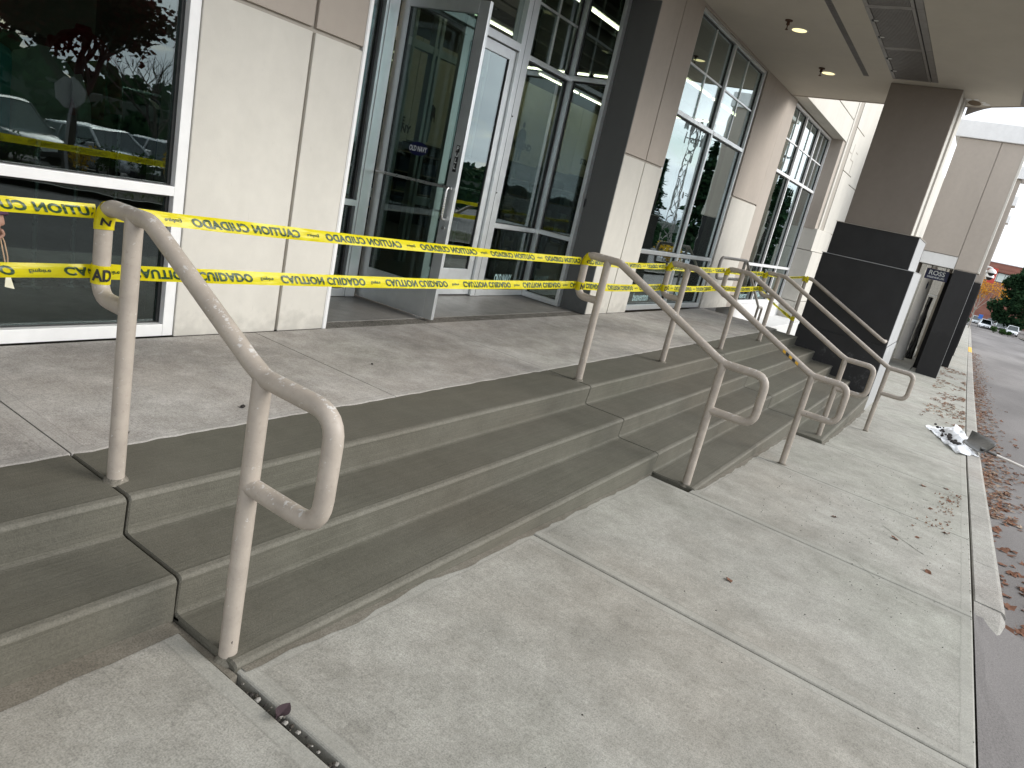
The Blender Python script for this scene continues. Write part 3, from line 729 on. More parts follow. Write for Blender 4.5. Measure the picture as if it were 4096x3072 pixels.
# linear slot diffuser
sd = cx('slot_diffuser', SX0, SX1, SY0-.012, SY1+.012, CZ+.055, CZ+.09, 'black_m')
def cx2(name, *a, par=None, bev=0):
    o = box(name, *a, None, bev); o.parent = par; return o
for i in range(6): cx2('slat', SX0, SX1, SY0+.004+.0148*i, SY0+.009+.0148*i, CZ-.002, CZ+.03, 'vent', par=sd)
for i in range(int((SX1-SX0)/.09)): cx2('fin', SX0+.09*i, SX0+.09*i+.02, SY0+.002, SY1-.002, CZ+.004, CZ+.02, 'vent', par=sd)
# return grilles
def grille(x0, x1, lab=None):
    gq = cx('return_grille', x0+.004, x1-.004, VY0+.004, VY1-.004, CZ+.055, CZ+.09, 'black_m')
    q = MB(); q.box(x0+.004, x1-.004, VY1-.055, VY1-.004, CZ-.006, CZ+.01); q.box(x0+.004, x1-.004, VY0+.10, VY0+.14, CZ-.006, CZ+.01); q.box(x0+.004, x0+.05, VY0+.141, VY1-.056, CZ-.006, CZ+.01); q.box(x1-.05, x1-.004, VY0+.141, VY1-.056, CZ-.006, CZ+.01); q.box(x0+.004, x1-.004, VY0+.004, VY0+.085, CZ-.004, CZ+.01)
    f = q.build('grille_frame', 'vent', None, False, .002); f.parent = gq
    ys = VY0+.15; n = 28; dy_ = (VY1-.06-ys)/n
    for i in range(n): cx2('louvre', x0+.051, x1-.051, ys+dy_*i, ys+dy_*i+dy_*.55, CZ-.003, CZ+.012, 'vent', par=gq)
    for k in (.3, .7):
        xx = x0+(x1-x0)*k; cx2('latch', xx-.03, xx+.03, VY1-.05, VY1-.03, CZ-.02, CZ-.0065, 'black_m', par=gq, bev=.004); cx2('latch_tag', xx-.02, xx+.02, VY1-.105, VY1-.056, CZ-.012, CZ-.0065, 'fixture', par=gq, bev=.002)
for a, b in ((7.72, 9.57), (9.57, 11.24), (11.24, 12.93)): grille(a, b)
cx('grille_cover', VX0, 7.715, VY0+.004, VY1-.004, CZ-.003, CZ+.02, 'vent')
# recessed downlights and sprinkler heads (each its own part of the canopy)
for x in (1.55, 3.85, 6.15, 8.44, 10.73, 13.01):
    n = 28; y = 3.14
    def ring(r0, r1, z0, z1):
        V = []; F = []
        for i in range(n):
            w = 2*math.pi*i/n; V += [(x+r0*math.cos(w), y+r0*math.sin(w), z0), (x+r1*math.cos(w), y+r1*math.sin(w), z1)]
        for i in range(n): F.append((2*i, 2*((i+1) % n), 2*((i+1) % n)+1, 2*i+1))
        return V, F
    q = MB(); q.add(*ring(.105, .125, CZ-.006, CZ-.001)); q.add(*ring(.125, .126, CZ-.001, CZ+.01)); q.add(*ring(.105, .10, CZ-.006, CZ-.003))
    t = to_can(q.build('light_trim', 'fixture', None, True))
    V = [(x+.101*math.cos(2*math.pi*i/n), y+.101*math.sin(2*math.pi*i/n), CZ-.004) for i in range(n)]
    o = pymesh('lens', V, [tuple(range(n-1, -1, -1))], 'downlight'); o.parent = t
    sx = x-.42 if x < 12 else x-.30
    q = MB(); q.tube([(sx, 3.19, CZ), (sx, 3.19, CZ-.012)], .05, 18); q.tube([(sx, 3.19, CZ-.012), (sx, 3.19, CZ-.06)], .018, 12, True, .024); q.tube([(sx, 3.19, CZ-.06), (sx, 3.19, CZ-.11)], .007, 8); q.tube([(sx, 3.19, CZ-.11), (sx, 3.19, CZ-.118)], .02, 14)
    to_can(q.build('sprinkler_head', 'rust', None, True))
# torn corner of soffit by the column, with bent metal flap
q = MB(); V = []; n = 16
for i in range(n):
    w = 2*math.pi*i/n; rr = .13*(1+.35*noise.noise(Vector((math.cos(w)*2, math.sin(w)*2, 4)))); V.append((14.02+rr*1.5*math.cos(w), 1.02+rr*.75*math.sin(w), CZ-.003))
q.add(V, [tuple(range(n-1, -1, -1))]); to_can(q.build('torn_patch', 'insul'))
V = []; F = []
for i in range(7):
    t = i/6; yy = 1.12-.34*t; V += [(cxe(yy)+.02, yy, CZ-.005), (cxe(yy)+.055, yy, CZ-.014-.13*(1-t)**1.6)]
for i in range(6): F.append((2*i, 2*i+1, 2*i+3, 2*i+2))
fl = to_can(pymesh('bent_flap', V, F, 'vent')); sm = fl.modifiers.new('t', 'SOLIDIFY'); sm.thickness = .004
for dx_, dy_, s in ((-.35, .05, .05), (-.42, -.06, .04), (.1, -.2, .06), (-.15, -.16, .035)):
    V = [(13.98+dx_*.5+s*1.5*(1+.4*noise.noise(Vector((i, s*50, 1))))*math.cos(i*.7), 1.05+dy_+s*(1+.4*noise.noise(Vector((i, s*30, 3))))*math.sin(i*.7), CZ-.004) for i in range(9)]
    to_can(pymesh('peeled_paint', V, [tuple(range(8, -1, -1))], 'white'))

colm = tag(empty('canopy_column', (14.2, 1.65, -1)), 'massive tan square column with stepped charcoal base at the end of the stairs', 'column')
KI = Matrix.Translation((-14.2, -1.65, 1))
def kx(name, *a, bev=.01):
    o = box(name, *a, None, bev); o.parent = colm; o.matrix_parent_inverse = KI; return o
kx('shaft', 13.21, 13.32, 1.165, 2.195, 2.05, CZ-.002, 'shaded_tan'); kx('shaft_core', 13.321, 14.22, 1.18, 2.18, 2.05, CZ-.003, 'tan')
kx('shaft_strip', 13.24, 13.62, 1.1605, 1.1645, 2.05, CZ-.004, 'cream', bev=.001); kx('shaft_fin', 13.78, 14.24, 1.14, 1.179, 2.05, CZ-.002, 'cream', bev=.004)
kx('upper_base', 13.20, 14.75, 1.03, 2.31, 1.512, 2.04, 'charcoal'); kx('upper_base_side', 13.206, 14.74, 1.022, 1.0298, 1.514, 2.037, 'greypaint', bev=.002)
kx('cap_edge', 13.19, 14.76, 1.012, 2.32, 2.0405, 2.052, 'groove', bev=.003)
kx('lower_base', 13.204, 14.95, .935, 2.372, .232, 1.50, 'charcoal'); kx('lower_base_side', 13.21, 14.94, .927, .9347, .234, 1.497, 'greypaint', bev=.002)
kx('base_ledge', 13.195, 14.96, .93, 2.38, 1.5005, 1.5115, 'greypaint', bev=.003)
kx('foot', 13.207, 14.96, .93, 2.38, -1.5, .222, 'charcoal', bev=.008); kx('foot_joint', 13.21, 14.94, .94, 2.37, .2221, .2319, 'gasket', bev=0)
kx('foot_side', 13.22, 14.95, .922, .9297, -1.5, .22, 'greypaint', bev=.002)

# ------------------------------------------------------------------ handrails
PR = .0305
def handrail(x, yl, top=True, base=None, label='', wall=False):
    h = tag(empty('handrail', (x, 2.465, 0)), label, 'handrail', 'painted pipe handrails down the entrance steps')
    HI = lambda p: (p[0], p[1]-2.465, p[2])
    L = lambda pts: [HI(p) for p in pts]
    zl = 1.02-.51*(2.36-yl); zg = zsw(x, yl) if base is None else base
    if top: up = fillet([(0, 2.465, .68), (0, 2.662, .68), (0, 2.662, 1.02), (0, 2.365, 1.02), (0, 2.27, 1.02-.51*.09)], [0, .075, .075, .14, 0])
    else: up = fillet([(0, 2.465, 1.02), (0, 2.365, 1.02), (0, 2.27, 1.02-.51*.09)], [0, .14, 0])
    pipe('upper_loop', L(up), PR, 'rail', h, 18)
    pipe('sloping_rail', L([(0, 2.275, 1.02-.51*.085), (0, yl+.06, zl+.51*.06)]), PR, 'rail', h, 18)
    if wall:
        pipe('wall_return', L(fillet([(0, yl+.065, zl+.51*.065), (0, yl-.01, zl+.002), (.20, yl-.01, zl+.002)], [0, .06, 0])), PR, 'rail', h, 18)
        pipe('post', L([(0, 2.465, -.02), (0, 2.465, 1.012)]), PR+.0006, 'rail', h, 18)
        return h
    lo = fillet([(0, yl+.065, zl+.51*.065), (0, yl-.01, zl+.002), (0, yl-.335, zl), (0, yl-.335, zl-.365), (0, yl, zl-.365)], [0, .10, .095, .095, 0])
    pipe('lower_loop', L(lo), PR, 'rail', h, 18)
    pipe('post', L([(0, 2.465, -.02), (0, 2.465, 1.012)]), PR+.0006, 'rail', h, 18)
    pipe('post', L([(0, yl, zg-.05), (0, yl, zl)]), PR+.0006, 'rail', h, 18)
    # lumpy weld/grout collars
    for y, z in ((2.465, 0), (yl, zg)):
        V = []; F = []; n = 18
        for k, (rr, zz) in enumerate(((.046, z-.004), (.040, z+.004), (.035, z+.010), (.0312, z+.018))):
            for i in range(n):
                w = 2*math.pi*i/n; r_ = rr*(1+(.22*noise.noise(Vector((math.cos(w)*1.6, math.sin(w)*1.6, x+y*3)))if k < 3 else 0)); V.append(HI((r_*math.cos(w), y+r_*math.sin(w), zz+(.006*noise.noise(Vector((w, x, y))) if k == 2 else 0))))
        for k in range(3):
            for i in range(n): F.append((k*n+i, k*n+(i+1) % n, k*n+n+(i+1) % n, k*n+n+i))
        pymesh('grout_collar', V, F, 'slurry', h, True)
    return h
handrail(1.377, 1.693, True, None, 'nearest thick beige pipe handrail, large in front of the near window')
handrail(5.19, 1.352, True, None, 'second beige handrail, the first beyond the open door')
handrail(7.075, 1.008, True, None, 'third beige handrail, its sloping bar marked by a yellow and black sticker')
handrail(9.10, 1.008, True, None, 'fourth beige handrail from the near window, under the canopy')
handrail(11.06, .66, True, None, 'fifth beige handrail, second from the charcoal column')
handrail(13.04, .985, False, None, 'last beige handrail, running down along the charcoal column', True)
# yellow/black sticker remains on the third rail
q = MB(); zt = lambda y: 1.02-.51*(2.36-y)
st3 = empty('sticker_remains', (7.075-.031, 1.25, zt(1.25)-.004)); tag(st3, 'torn yellow and black sticker on the third sloping handrail', 'sticker')
for i in range(5):
    y = .075-.035*i; pymesh('sticker_piece', [(-.0005, y, .51*y+.012), (-.0005, y-.03, .51*(y-.03)+.012), (-.004, y-.03, .51*(y-.03)-.014), (-.004, y, .51*y-.014)], [(0, 1, 2, 3)], 'yellowpaint' if i % 2 == 0 else 'black', st3)
# dark side handrail parallel to the facade
sh = tag(empty('side_handrail', (13.55, 3.69, 0)), 'grey-brown pipe handrail beside the wall going down past the landing', 'handrail')
S = lambda pts: [(p[0]-13.55, p[1]-3.69, p[2]) for p in pts]
Y7 = 3.69
pipe('upper_loop', S(fillet([(13.55, Y7, .69), (12.06, Y7, .69), (12.06, Y7, 1.05), (13.62, Y7, 1.05), (13.8, Y7, .97)], [0, .12, .12, .12, 0])), .026, 'railgrey', sh, 14)
pipe('sloping_rail', S([(13.79, Y7, .975), (15.55, Y7, .13)]), .026, 'railgrey', sh, 14)
pipe('lower_loop', S(fillet([(15.54, Y7, .135), (15.60, Y7, .11), (15.9, Y7, .11), (15.9, Y7, -.62)], [0, .05, .08, 0])), .026, 'railgrey', sh, 14)
pipe('post', S([(13.55, Y7, -.16), (13.55, Y7, 1.045)]), .0265, 'railgrey', sh, 14); pipe('post', S([(15.55, Y7, -.62), (15.55, Y7, .12)]), .0265, 'railgrey', sh, 14)

# ------------------------------------------------------------------ caution tape
TV, TF = text_mesh('CAUTION CUIDADO', .052, .0022, 0.0, 1.0, 1.08, 8)
tw_ = max(v[0] for v in TV)-min(v[0] for v in TV); th_ = max(v[1] for v in TV)-min(v[1] for v in TV)
EV, EF = text_mesh('Empire', .022, .0005, .2, 1.0, 1.0, 3)
def tape_span(root, A, B, phase, upper, w=.064, sag=.012, tilt=0.0, letters=True, name='tape_strip'):
    A = Vector(A); B = Vector(B); d = B-A; Ln = d.length; u = d.normalized(); n = max(8, int(Ln/.022))
    def P(s, v):
        t = s/Ln
        c = A + d*t + Vector((0, 0, -sag*4*t*(1-t)))
        k = noise.noise(Vector((s*1.7+phase*9, 3 if upper else 11, 0)))
        a = tilt + .42*k + (.30*math.sin(t*math.pi)) + .10*noise.noise(Vector((s*5.5, phase, 9)))
        ww = w*(1-.10*abs(noise.noise(Vector((s*1.1, phase, 5)))))
        # v across: -0.5..0.5, gently cupped
        off = Vector((0, math.sin(a), math.cos(a)))*(v*ww)
        cup = .0045*math.cos(v*math.pi*1.0) + .0045*noise.noise(Vector((s*5, v*2.5, phase))) + .002*noise.noise(Vector((s*19+v*6, v*3, phase)))
        return c + off + Vector((0, -1, 0))*cup
    V = []; F = []; m = 6
    for i in range(n+1):
        for j in range(m+1): V.append(P(Ln*i/n, j/m-.5) - root.location)
    for i in range(n):
        for j in range(m): F.append((i*(m+1)+j, (i+1)*(m+1)+j, (i+1)*(m+1)+j+1, i*(m+1)+j+1))
    strip = pymesh(name, V, F, 'tape', root, True)
    if not letters: return strip
    LP = .714
    k0 = math.floor((phase-.6)/LP)-1
    tx = .555/tw_; ty = .60/ (th_/w) if th_ > 0 else 1
    vs_ = .64/th_   # text height as share of tape width
    k = -2
    while True:
        s0 = -phase + LP*k        # logo position
        if s0 > Ln+LP: break
        for (VV, FF, cen, sx, sy, sh) in ((TV, TF, LP/2, tx, vs_, .016), (EV, EF, 0, 1.15, .32/ .018, 0)):
            NV = []; ok = True
            for a, b in VV:
                xx = a*sx + (b/th_*sh if sh else 0); vv = b*sy*(1.0 if sh else .9)
                if upper: s = s0+cen-xx
                else: s = s0+cen+xx; vv = -vv
                NV.append((s, vv))
            s_min = min(p[0] for p in NV); s_max = max(p[0] for p in NV)
            # drop faces outside the span
            keep = [f for f in FF if all(0.005 < NV[i][0] < Ln-.005 for i in f)]
            if keep:
                used_ = sorted({i for f in keep for i in f}); ix = {a: b for b, a in enumerate(used_)}; q = MB()
                q.add([P(NV[i][0], NV[i][1]) + Vector((0, -.0022, 0)) - root.location for i in used_], [tuple(ix[i] for i in f) for f in keep]); q.build('lettering', 'print', strip)
        k += 1
    return strip
def tape_wrap(root, x, z0, z1, y=2.662, slant=0.0, r=PR+.003, upper=False, letter=None):
    n = 20; V = []; F = []; m = 5
    for j in range(m+1):
        for i in range(n):
            w = 2*math.pi*i/n; t = j/m
            if upper:   # follows the bend of the loop
                a = -.15+1.05*t; c = Vector((x, y-.085+.085*math.cos(a), z0+.085*math.sin(a)))
                d1 = Vector((1, 0, 0)); d2 = Vector((0, math.cos(a), math.sin(a)))
            else: c = Vector((x, y, z0+(z1-z0)*t)); d1 = Vector((1, 0, 0)); d2 = Vector((0, 1, 0))
            rr = r*(1+.06*noise.noise(Vector((w*1.5, t*5, x))))
            V.append(c+(d1*math.cos(w)+d2*math.sin(w))*rr - root.location)
    for j in range(m):
        for i in range(n): F.append((j*n+i, j*n+(i+1) % n, j*n+n+(i+1) % n, j*n+n+i))
    o = pymesh('tape_wrap', V, F, 'tape', root, True)
    if letter:
        VV, FF = text_mesh(letter, .06, .0022, 0, 1.0, 1.0, 6); q = MB()
        def S_(a, b):
            w = -math.pi/2 - .35 - a/(r+.001); 
            if upper:
                t = .5+b/.09; an = -.15+1.05*t; c = Vector((x, y-.085+.085*math.cos(an), z0+.085*math.sin(an))); d2 = Vector((0, math.cos(an), math.sin(an)))
            else: c = Vector((x, y, (z0+z1)/2+b)); d2 = Vector((0, 1, 0))
            return c+(Vector((1, 0, 0))*math.cos(w)+d2*math.sin(w))*(r*1.04+.0012)-root.location
        q.add([S_(-a*.8, b) for a, b in VV], FF); q.build('lettering', 'black', o)
    return o
tu = tag(empty('caution_tape', (3.2, 2.66, 1.0)), 'upper strand of yellow caution tape strung between the handrail tops', 'caution tape')
tl = tag(empty('caution_tape', (3.2, 2.66, .76)), 'lower strand of yellow caution tape strung below the handrail tops', 'caution tape')
HX = [1.377, 5.19, 7.075, 9.10, 11.06]
YO = 2.696
zu = [.99, .955, .972, .985, .985]; zl_ = [.768, .757, .752, .758, .765]
tape_span(tu, (-2.4, YO, 1.0), (1.36, YO, .99), 1.1, True, .052)
ph = [ -1.0+.0, 0, 0, 0]
for i in range(4):
    a, b = HX[i]+.01, HX[i+1]-.02
    # choose phase so that a logo falls at the measured spots of the first span
    p = {0: (1.387-2.375) % .714, 1: (5.2-6.479) % .714}.get(i, .3*i)
    tape_span(tu, (a, YO, zu[i]), (b, YO, zu[i+1]), p, True,   .060 if i < 2 else .066, sag=.012, tilt=.25)
    p = {0: (1.387-2.139) % .714}.get(i, .21*i)
    tape_span(tl, (a, YO-.002, zl_[i]), (b, YO-.002, zl_[i+1]), p, False, .062 if i == 0 else .070, sag=.018, tilt=.05)
tape_span(tl, (-2.4, YO, .77), (1.36, YO, .768), .7, False, .052)
tape_span(tu, (11.07, YO, .985), (13.0, 2.49, 1.03), .4, True, .035, sag=.03, tilt=.3)
tape_span(tl, (11.07, YO, .765), (13.0, 2.50, .30), .4, False, .06, sag=.02, tilt=.2)
for i, x in enumerate(HX):
    tape_wrap(tu, x, .945, 1.0, upper=True, letter='N' if i == 0 else 'O' if i == 1 else 'U' if i == 4 else 'C')
    tape_wrap(tl, x, zl_[i]-.036, zl_[i]+.034, letter='AD' if i == 0 else 'N' if i == 1 else 'DI' if i == 2 else 'GA')
tape_wrap(tl, 13.02, .26, .33, y=2.465)
# knot on the last post
q = MB()
for i in range(14):
    a = rnd.uniform(0, 6.28); p = [Vector((13.02, 2.465, 1.0)) + Vector((.045*math.cos(a+j*.9)*(1+.3*rnd.random()), .045*math.sin(a+j*.9), rnd.uniform(-.05, .05))) - tu.location for j in range(4)]
    q.tube(fillet(p, .02, 3), .011, 6)
q.build('tape_knot', 'tape', tu, True)
q = MB(); q.tube([Vector(p)-tl.location for p in ((13.0, 2.45, .31), (12.93, 2.42, .33), (12.85, 2.43, .30), (12.80, 2.40, .33))], .006, 6); q.build('loose_end', 'tape', tl, True)

# ------------------------------------------------------------------ person at the left edge
def skin_body(name, verts, edges, rad, lev=2):
    me = bpy.data.meshes.new(name); me.from_pydata(verts, edges, []); o = bpy.data.objects.new(name, me); COL.objects.link(o)
    o.modifiers.new('s', 'SKIN'); sv = me.skin_vertices[0].data
    for i, r_ in enumerate(rad): sv[i].radius = r_ if isinstance(r_, tuple) else (r_, r_)
    sv[0].use_root = True
    ss_ = o.modifiers.new('u', 'SUBSURF'); ss_.levels = lev; ss_.render_levels = lev
    bpy.context.view_layer.update()
    me2 = bpy.data.meshes.new_from_object(o.evaluated_get(bpy.context.evaluated_depsgraph_get()))
    bpy.data.objects.remove(o); return me2
def build_person():
    bx_, by_ = .945, 3.46
    p = tag(empty('person', (bx_, by_, 0)), 'person in a purple top at the left edge, holding a tan cord in one hand', 'person')
    # stands facing the camera side (-Y); left arm of the figure toward +X
    V = [(0, 0, .93), (0, 0, 1.06), (0, 0, 1.22), (0, .01, 1.38), (0, .0, 1.46), (0, -.02, 1.54), (0, -.03, 1.64), (0, -.02, 1.73),
         (.17, .0, 1.40), (.235, -.03, 1.16), (.29, -.13, .95), (.33, -.20, .855),
         (-.17, 0, 1.40), (-.24, .02, 1.16), (-.26, -.06, .94), (-.27, -.1, .85),
         (.09, 0, .88), (.11, -.02, .50), (.13, .02, .10), (.14, -.10, .045), (.145, -.17, .04),
         (-.09, 0, .88), (-.10, -.02, .50), (-.11, .02, .10), (-.115, -.10, .045), (-.12, -.17, .04)]
    E_ = [(0, 1), (1, 2), (2, 3), (3, 4), (4, 5), (5, 6), (6, 7), (3, 8), (8, 9), (9, 10), (10, 11), (3, 12), (12, 13), (13, 14), (14, 15), (0, 16), (16, 17), (17, 18), (18, 19), (19, 20), (0, 21), (21, 22), (22, 23), (23, 24), (24, 25)]
    Rr = [(.155, .11), (.135, .10), (.15, .11), (.155, .105), (.06, .06), (.055, .06), (.08, .095), (.07, .075),
          .062, .048, .042, .030, .062, .048, .042, .030, .085, .06, .045, .042, .035, .085, .06, .045, .042, .035]
    me = skin_body('body', V, E_, Rr)
    for q_ in ('skin', 'purple', 'trousers'): me.materials.append(mat[q_])
    for f in me.polygons:
        c = f.center; f.use_smooth = True
        arm = abs(c.x) > .2 and c.z < 1.3 and c.z > .5
        f.material_index = 2 if (c.z < .98 and not arm) else (0 if (c.z > 1.47 or (arm and c.z < .865)) else 1)
    o = obj('body', me, None, p)
    # hair cap
    q = MB(); n = 16
    Vh = []; Fh = []
    for k in range(7):
        a = -.25+1.82*k/6
        for i in range(n):
            w = 2*math.pi*i/n; rr = .105*math.cos(a) if k < 6 else .001
            front = max(0, -math.sin(w)) * max(0, .8-k*.2)
            Vh.append((rr*math.cos(w)*.95, rr*math.sin(w)*1.12+.012 + front*.05, 1.655+.125*math.sin(a)+front*.05))
    for k in range(6):
        for i in range(n): Fh.append((k*n+i, k*n+(i+1) % n, k*n+n+(i+1) % n, k*n+n+i))
    pymesh('hair', Vh, Fh, 'hair', p, True)
    # hand: palm and five fingers closed round the cord
    hx, hy, hz = .322, -.205, .832
    Vp = [(hx, hy+.004, hz+.04), (hx, hy, hz+.02), (hx+.002, hy-.004, hz-.005), (hx+.004, hy-.006, hz-.022)]
    Ep = [(0, 1), (1, 2), (2, 3)]; Rp = [(.022, .016), (.027, .013), (.030, .013), (.028, .012)]
    hm = skin_body('hand', Vp, Ep, Rp)
    for f in hm.polygons: f.use_smooth = True
    obj('hand', hm, 'skin', p)
    for i, (dy_, ln) in enumerate(((-.024, .058), (-.008, .064), (.008, .060), (.023, .048))):
        b0 = Vector((hx+.006, hy+dy_, hz-.026)); Vf = [b0, b0+Vector((.012, -.002, -ln*.38)), b0+Vector((-.006, -.004, -ln*.66)), b0+Vector((-.028, -.004, -ln*.62))]
        fm = skin_body('finger', [tuple(v) for v in Vf], [(0, 1), (1, 2), (2, 3)], [.0085, .0078, .007, .006])
        for f in fm.polygons: f.use_smooth = True
        obj('finger', fm, 'skin', p)
    b0 = Vector((hx-.006, hy-.034, hz+.0)); Vf = [b0, b0+Vector((-.010, -.016, -.025)), b0+Vector((-.016, -.008, -.048))]
    fm = skin_body('thumb', [tuple(v) for v in Vf], [(0, 1), (1, 2)], [.012, .010, .008])
    for f in fm.polygons: f.use_smooth = True
    obj('thumb', fm, 'skin', p)
    cf = MB(); cf.tube([(.300, -.15, .93), (.320, -.192, .872), (.324, -.20, .850)], .047, 14, True, .043); cf.build('cuff', 'purple', p, True)
    # face features
    for s in (-1, 1):
        q = MB(); q.tube([(s*.033, -.115, 1.66), (s*.033, -.122, 1.66)], .011, 10); q.build('eye', 'black', p, True)
        q = MB(); q.tube([(s*.092, .0, 1.63), (s*.104, .0, 1.655), (s*.10, .01, 1.68)], .014, 8); q.build('ear', 'skin', p, True)
    q = MB(); q.tube([(0, -.118, 1.67), (0, -.14, 1.625), (0, -.118, 1.615)], .012, 8); q.build('nose', 'skin', p, True)
    q = MB(); q.tube([(-.025, -.112, 1.585), (0, -.12, 1.583), (.025, -.112, 1.585)], .006, 8); q.build('mouth', 'purple', p, True)
    c = tag(empty('cord_loop', (bx_+hx+.012, by_+hy, hz-.06)), 'thin tan cord loop with a pale tag hanging from the hand', 'cord')
    a = [(0, 0, .015), (.006, -.006, -.03), (.016, -.01, -.09), (.028, -.01, -.16)]; b = [(.002, 0, .015), (.016, -.006, -.02), (.028, -.008, -.08), (.031, -.01, -.16)]
    pipe('strand', fillet(a, .04, 4), .0028, 'cordm', c, 8); pipe('strand', fillet(b, .04, 4), .0028, 'cordm', c, 8)
    q = MB(); q.add([(.022, -.012, -.155), (.038, -.010, -.155), (.055, -.012, -.215), (.018, -.016, -.205), (.022, -.008, -.155), (.038, -.006, -.155), (.055, -.008, -.215), (.018, -.012, -.205)], [(0, 3, 2, 1), (4, 5, 6, 7), (0, 1, 5, 4), (2, 3, 7, 6), (1, 2, 6, 5), (3, 0, 4, 7)]); q.build('tag', 'tag', c)
build_person()

# ------------------------------------------------------------------ inside the store
room = struct(empty('store_interior'))
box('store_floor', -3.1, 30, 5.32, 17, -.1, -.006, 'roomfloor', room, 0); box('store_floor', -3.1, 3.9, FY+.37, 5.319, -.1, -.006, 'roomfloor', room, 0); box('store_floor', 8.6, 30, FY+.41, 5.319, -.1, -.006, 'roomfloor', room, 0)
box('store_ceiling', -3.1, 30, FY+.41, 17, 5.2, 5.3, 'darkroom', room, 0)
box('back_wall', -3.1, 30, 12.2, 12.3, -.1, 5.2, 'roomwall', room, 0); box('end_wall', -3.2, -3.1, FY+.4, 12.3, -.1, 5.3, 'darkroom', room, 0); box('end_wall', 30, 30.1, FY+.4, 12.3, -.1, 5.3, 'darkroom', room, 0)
for i in range(9): box('ceiling_beam', -3.0, 29.9, 5.0+.85*i, 5.12+.85*i, 4.75, 5.19, 'darkroom', room, 0)
# fluorescent battens
def batten(x0, x1, y0, y1, lab):
    t = tag(empty('fluorescent_light', ((x0+x1)/2, (y0+y1)/2, 4.36)), lab, 'ceiling light', 'fluorescent battens inside the store')
    hx, hy = max(.02, (x1-x0)/2), max(.02, (y1-y0)/2); al = hx > hy
    box('housing', -hx if al else -.05, hx if al else .05, -.05 if al else -hy, .05 if al else hy, .03, .09, 'fixture', t, .003)
    e = .03; pipe('tube', [(-hx+e, 0, 0), (hx-e, 0, 0)] if al else [(0, -hy+e, 0), (0, hy-e, 0)], .022, 'tube', t, 8)
LBL = 'thin lit fluorescent strip in a row inside the store'
for x in (8.6, 10.95, 13.3, 15.65, 18.0, 20.35): batten(x-1.1, x+1.1, 6.45, 6.45, LBL)
for x in (9.9, 12.2): batten(x-1.1, x+1.1, 9.4, 9.4, LBL)
for x in (15.9, 20.45): 
    for y in (8.2, 10.2): batten(x, x, y-.95, y+.95, LBL)
for x in (0.0, 4.5): batten(x-1.1, x+1.1, 8.2, 8.2, LBL)
for x in (17.6, 19.9, 22.2): batten(x-1.1, x+1.1, 11.1, 11.1, LBL)  # extra row added to brighten the posters
# posters on the back wall (flat print)
def poster(x0, x1, z0, z1, words, tx_, fx, lab, size='26', fig=True):
    t = box('jeans_poster', x0, x1, 12.14, 12.16, z0, z1, 'poster', None, 0); tag(t, lab, 'poster')
    def flat(nm, pts, m): 
        o = pymesh(nm, [(fx+a*1.0, 12.137, z0+.02+b) for a, b in pts], [tuple(range(len(pts)))], m); o.parent = t; return o
    y = 12.13
    if fig:
        hz_ = 1.12
        def el(cx_, cz_, rx, rz, m, nm, dy_=0): 
            o = pymesh(nm, [(fx+cx_+rx*math.cos(2*math.pi*i/18), 12.1365-dy_, z0+.02+cz_+rz*math.sin(2*math.pi*i/18)) for i in range(18)], [tuple(range(18))], m); o.parent = t
        flat('printed_legs', [(-.14, 0.0), (-.07, 0.0), (-.01, .34), (.03, .02), (.10, .04), (.14, .40), (.11, .56), (-.13, .56), (-.15, .3)], 'denimlight')
        flat('printed_jacket', [(-.14, .52), (.13, .50), (.15, .66), (.24, .48), (.19, .86), (.08, .92), (-.08, .92), (-.18, .84), (-.26, .50), (-.20, .48), (-.13, .68)], 'darkroom')
        el(0, 1.03, .065, .09, 'black', 'printed_head', .001)
    for k, w in enumerate(words):
        o = text_on('lettering', w, (tx_, 12.135, z0+.48-.17*k), (1, 0, 0), (0, 0, 1), .24, 'black', None, .001, bold=.012); o.parent = t
    o = text_on('lettering', size, (x1-.42, 12.135, z0+.09), (1, 0, 0), (0, 0, 1), .09, 'black', None, .001); o.parent = t
poster(16.6, 18.95, 2.13, 4.3, ['BOYFRIEND'], 17.8, 17.85, 'beige jeans poster reading BOYFRIEND with a standing figure', '26')
poster(18.97, 21.0, 2.20, 4.3, ['REBEL'], 19.9, 19.72, 'beige jeans poster reading REBEL with a standing figure', '12')
poster(21.02, 23.2, 2.25, 4.3, ['STRAIGHT'], 22.1, 22.4, 'beige jeans poster reading STRAIGHT, partly hidden by the grey recess wall', '10')
poster(11.6, 13.1, 1.86, 4.2, ['HIGH RISE', 'SUPER SKINNY'], 12.4, 12.3, 'dim jeans poster reading HIGH RISE SUPER SKINNY seen through the open door', '22')
poster(13.12, 14.8, 1.95, 4.2, [], 0, 13.75, 'dim jeans poster with a figure seen through the door glass', '10')
# stock shelving under the posters
def stack(x, y, z, n, m, w=.32, d=.26, par=None, h=.035):
    q = MB()
    for i in range(n):
        a, b = rnd.uniform(-.015, .015), rnd.uniform(-.015, .015); q.box(x+a-w/2, x+a+w/2, y+b-d/2, y+b+d/2, z+i*h, z+i*h+h*.92)
    return q.build('folded_garments', m, par, False, .010)
sh_ = tag(empty('stock_shelving', (17, 11.8, 0)), 'dark wall shelving of folded jeans under the posters', 'shelving')
def shx(nm, a, m, bev=.003): 
    o = box(nm, *a, m, None, bev); o.parent = sh_; o.matrix_parent_inverse = Matrix.Translation((-17, -11.8, 0)); return o
for z in (.3, .75, 1.2, 1.65): shx('shelf', (11.0, 25, 11.6, 12.1, z, z+.03), 'shelf')
for i in range(15): shx('upright', (11.0+i*.98, 11.04+i*.98, 11.58, 12.12, 0, 1.9), 'darkroom')
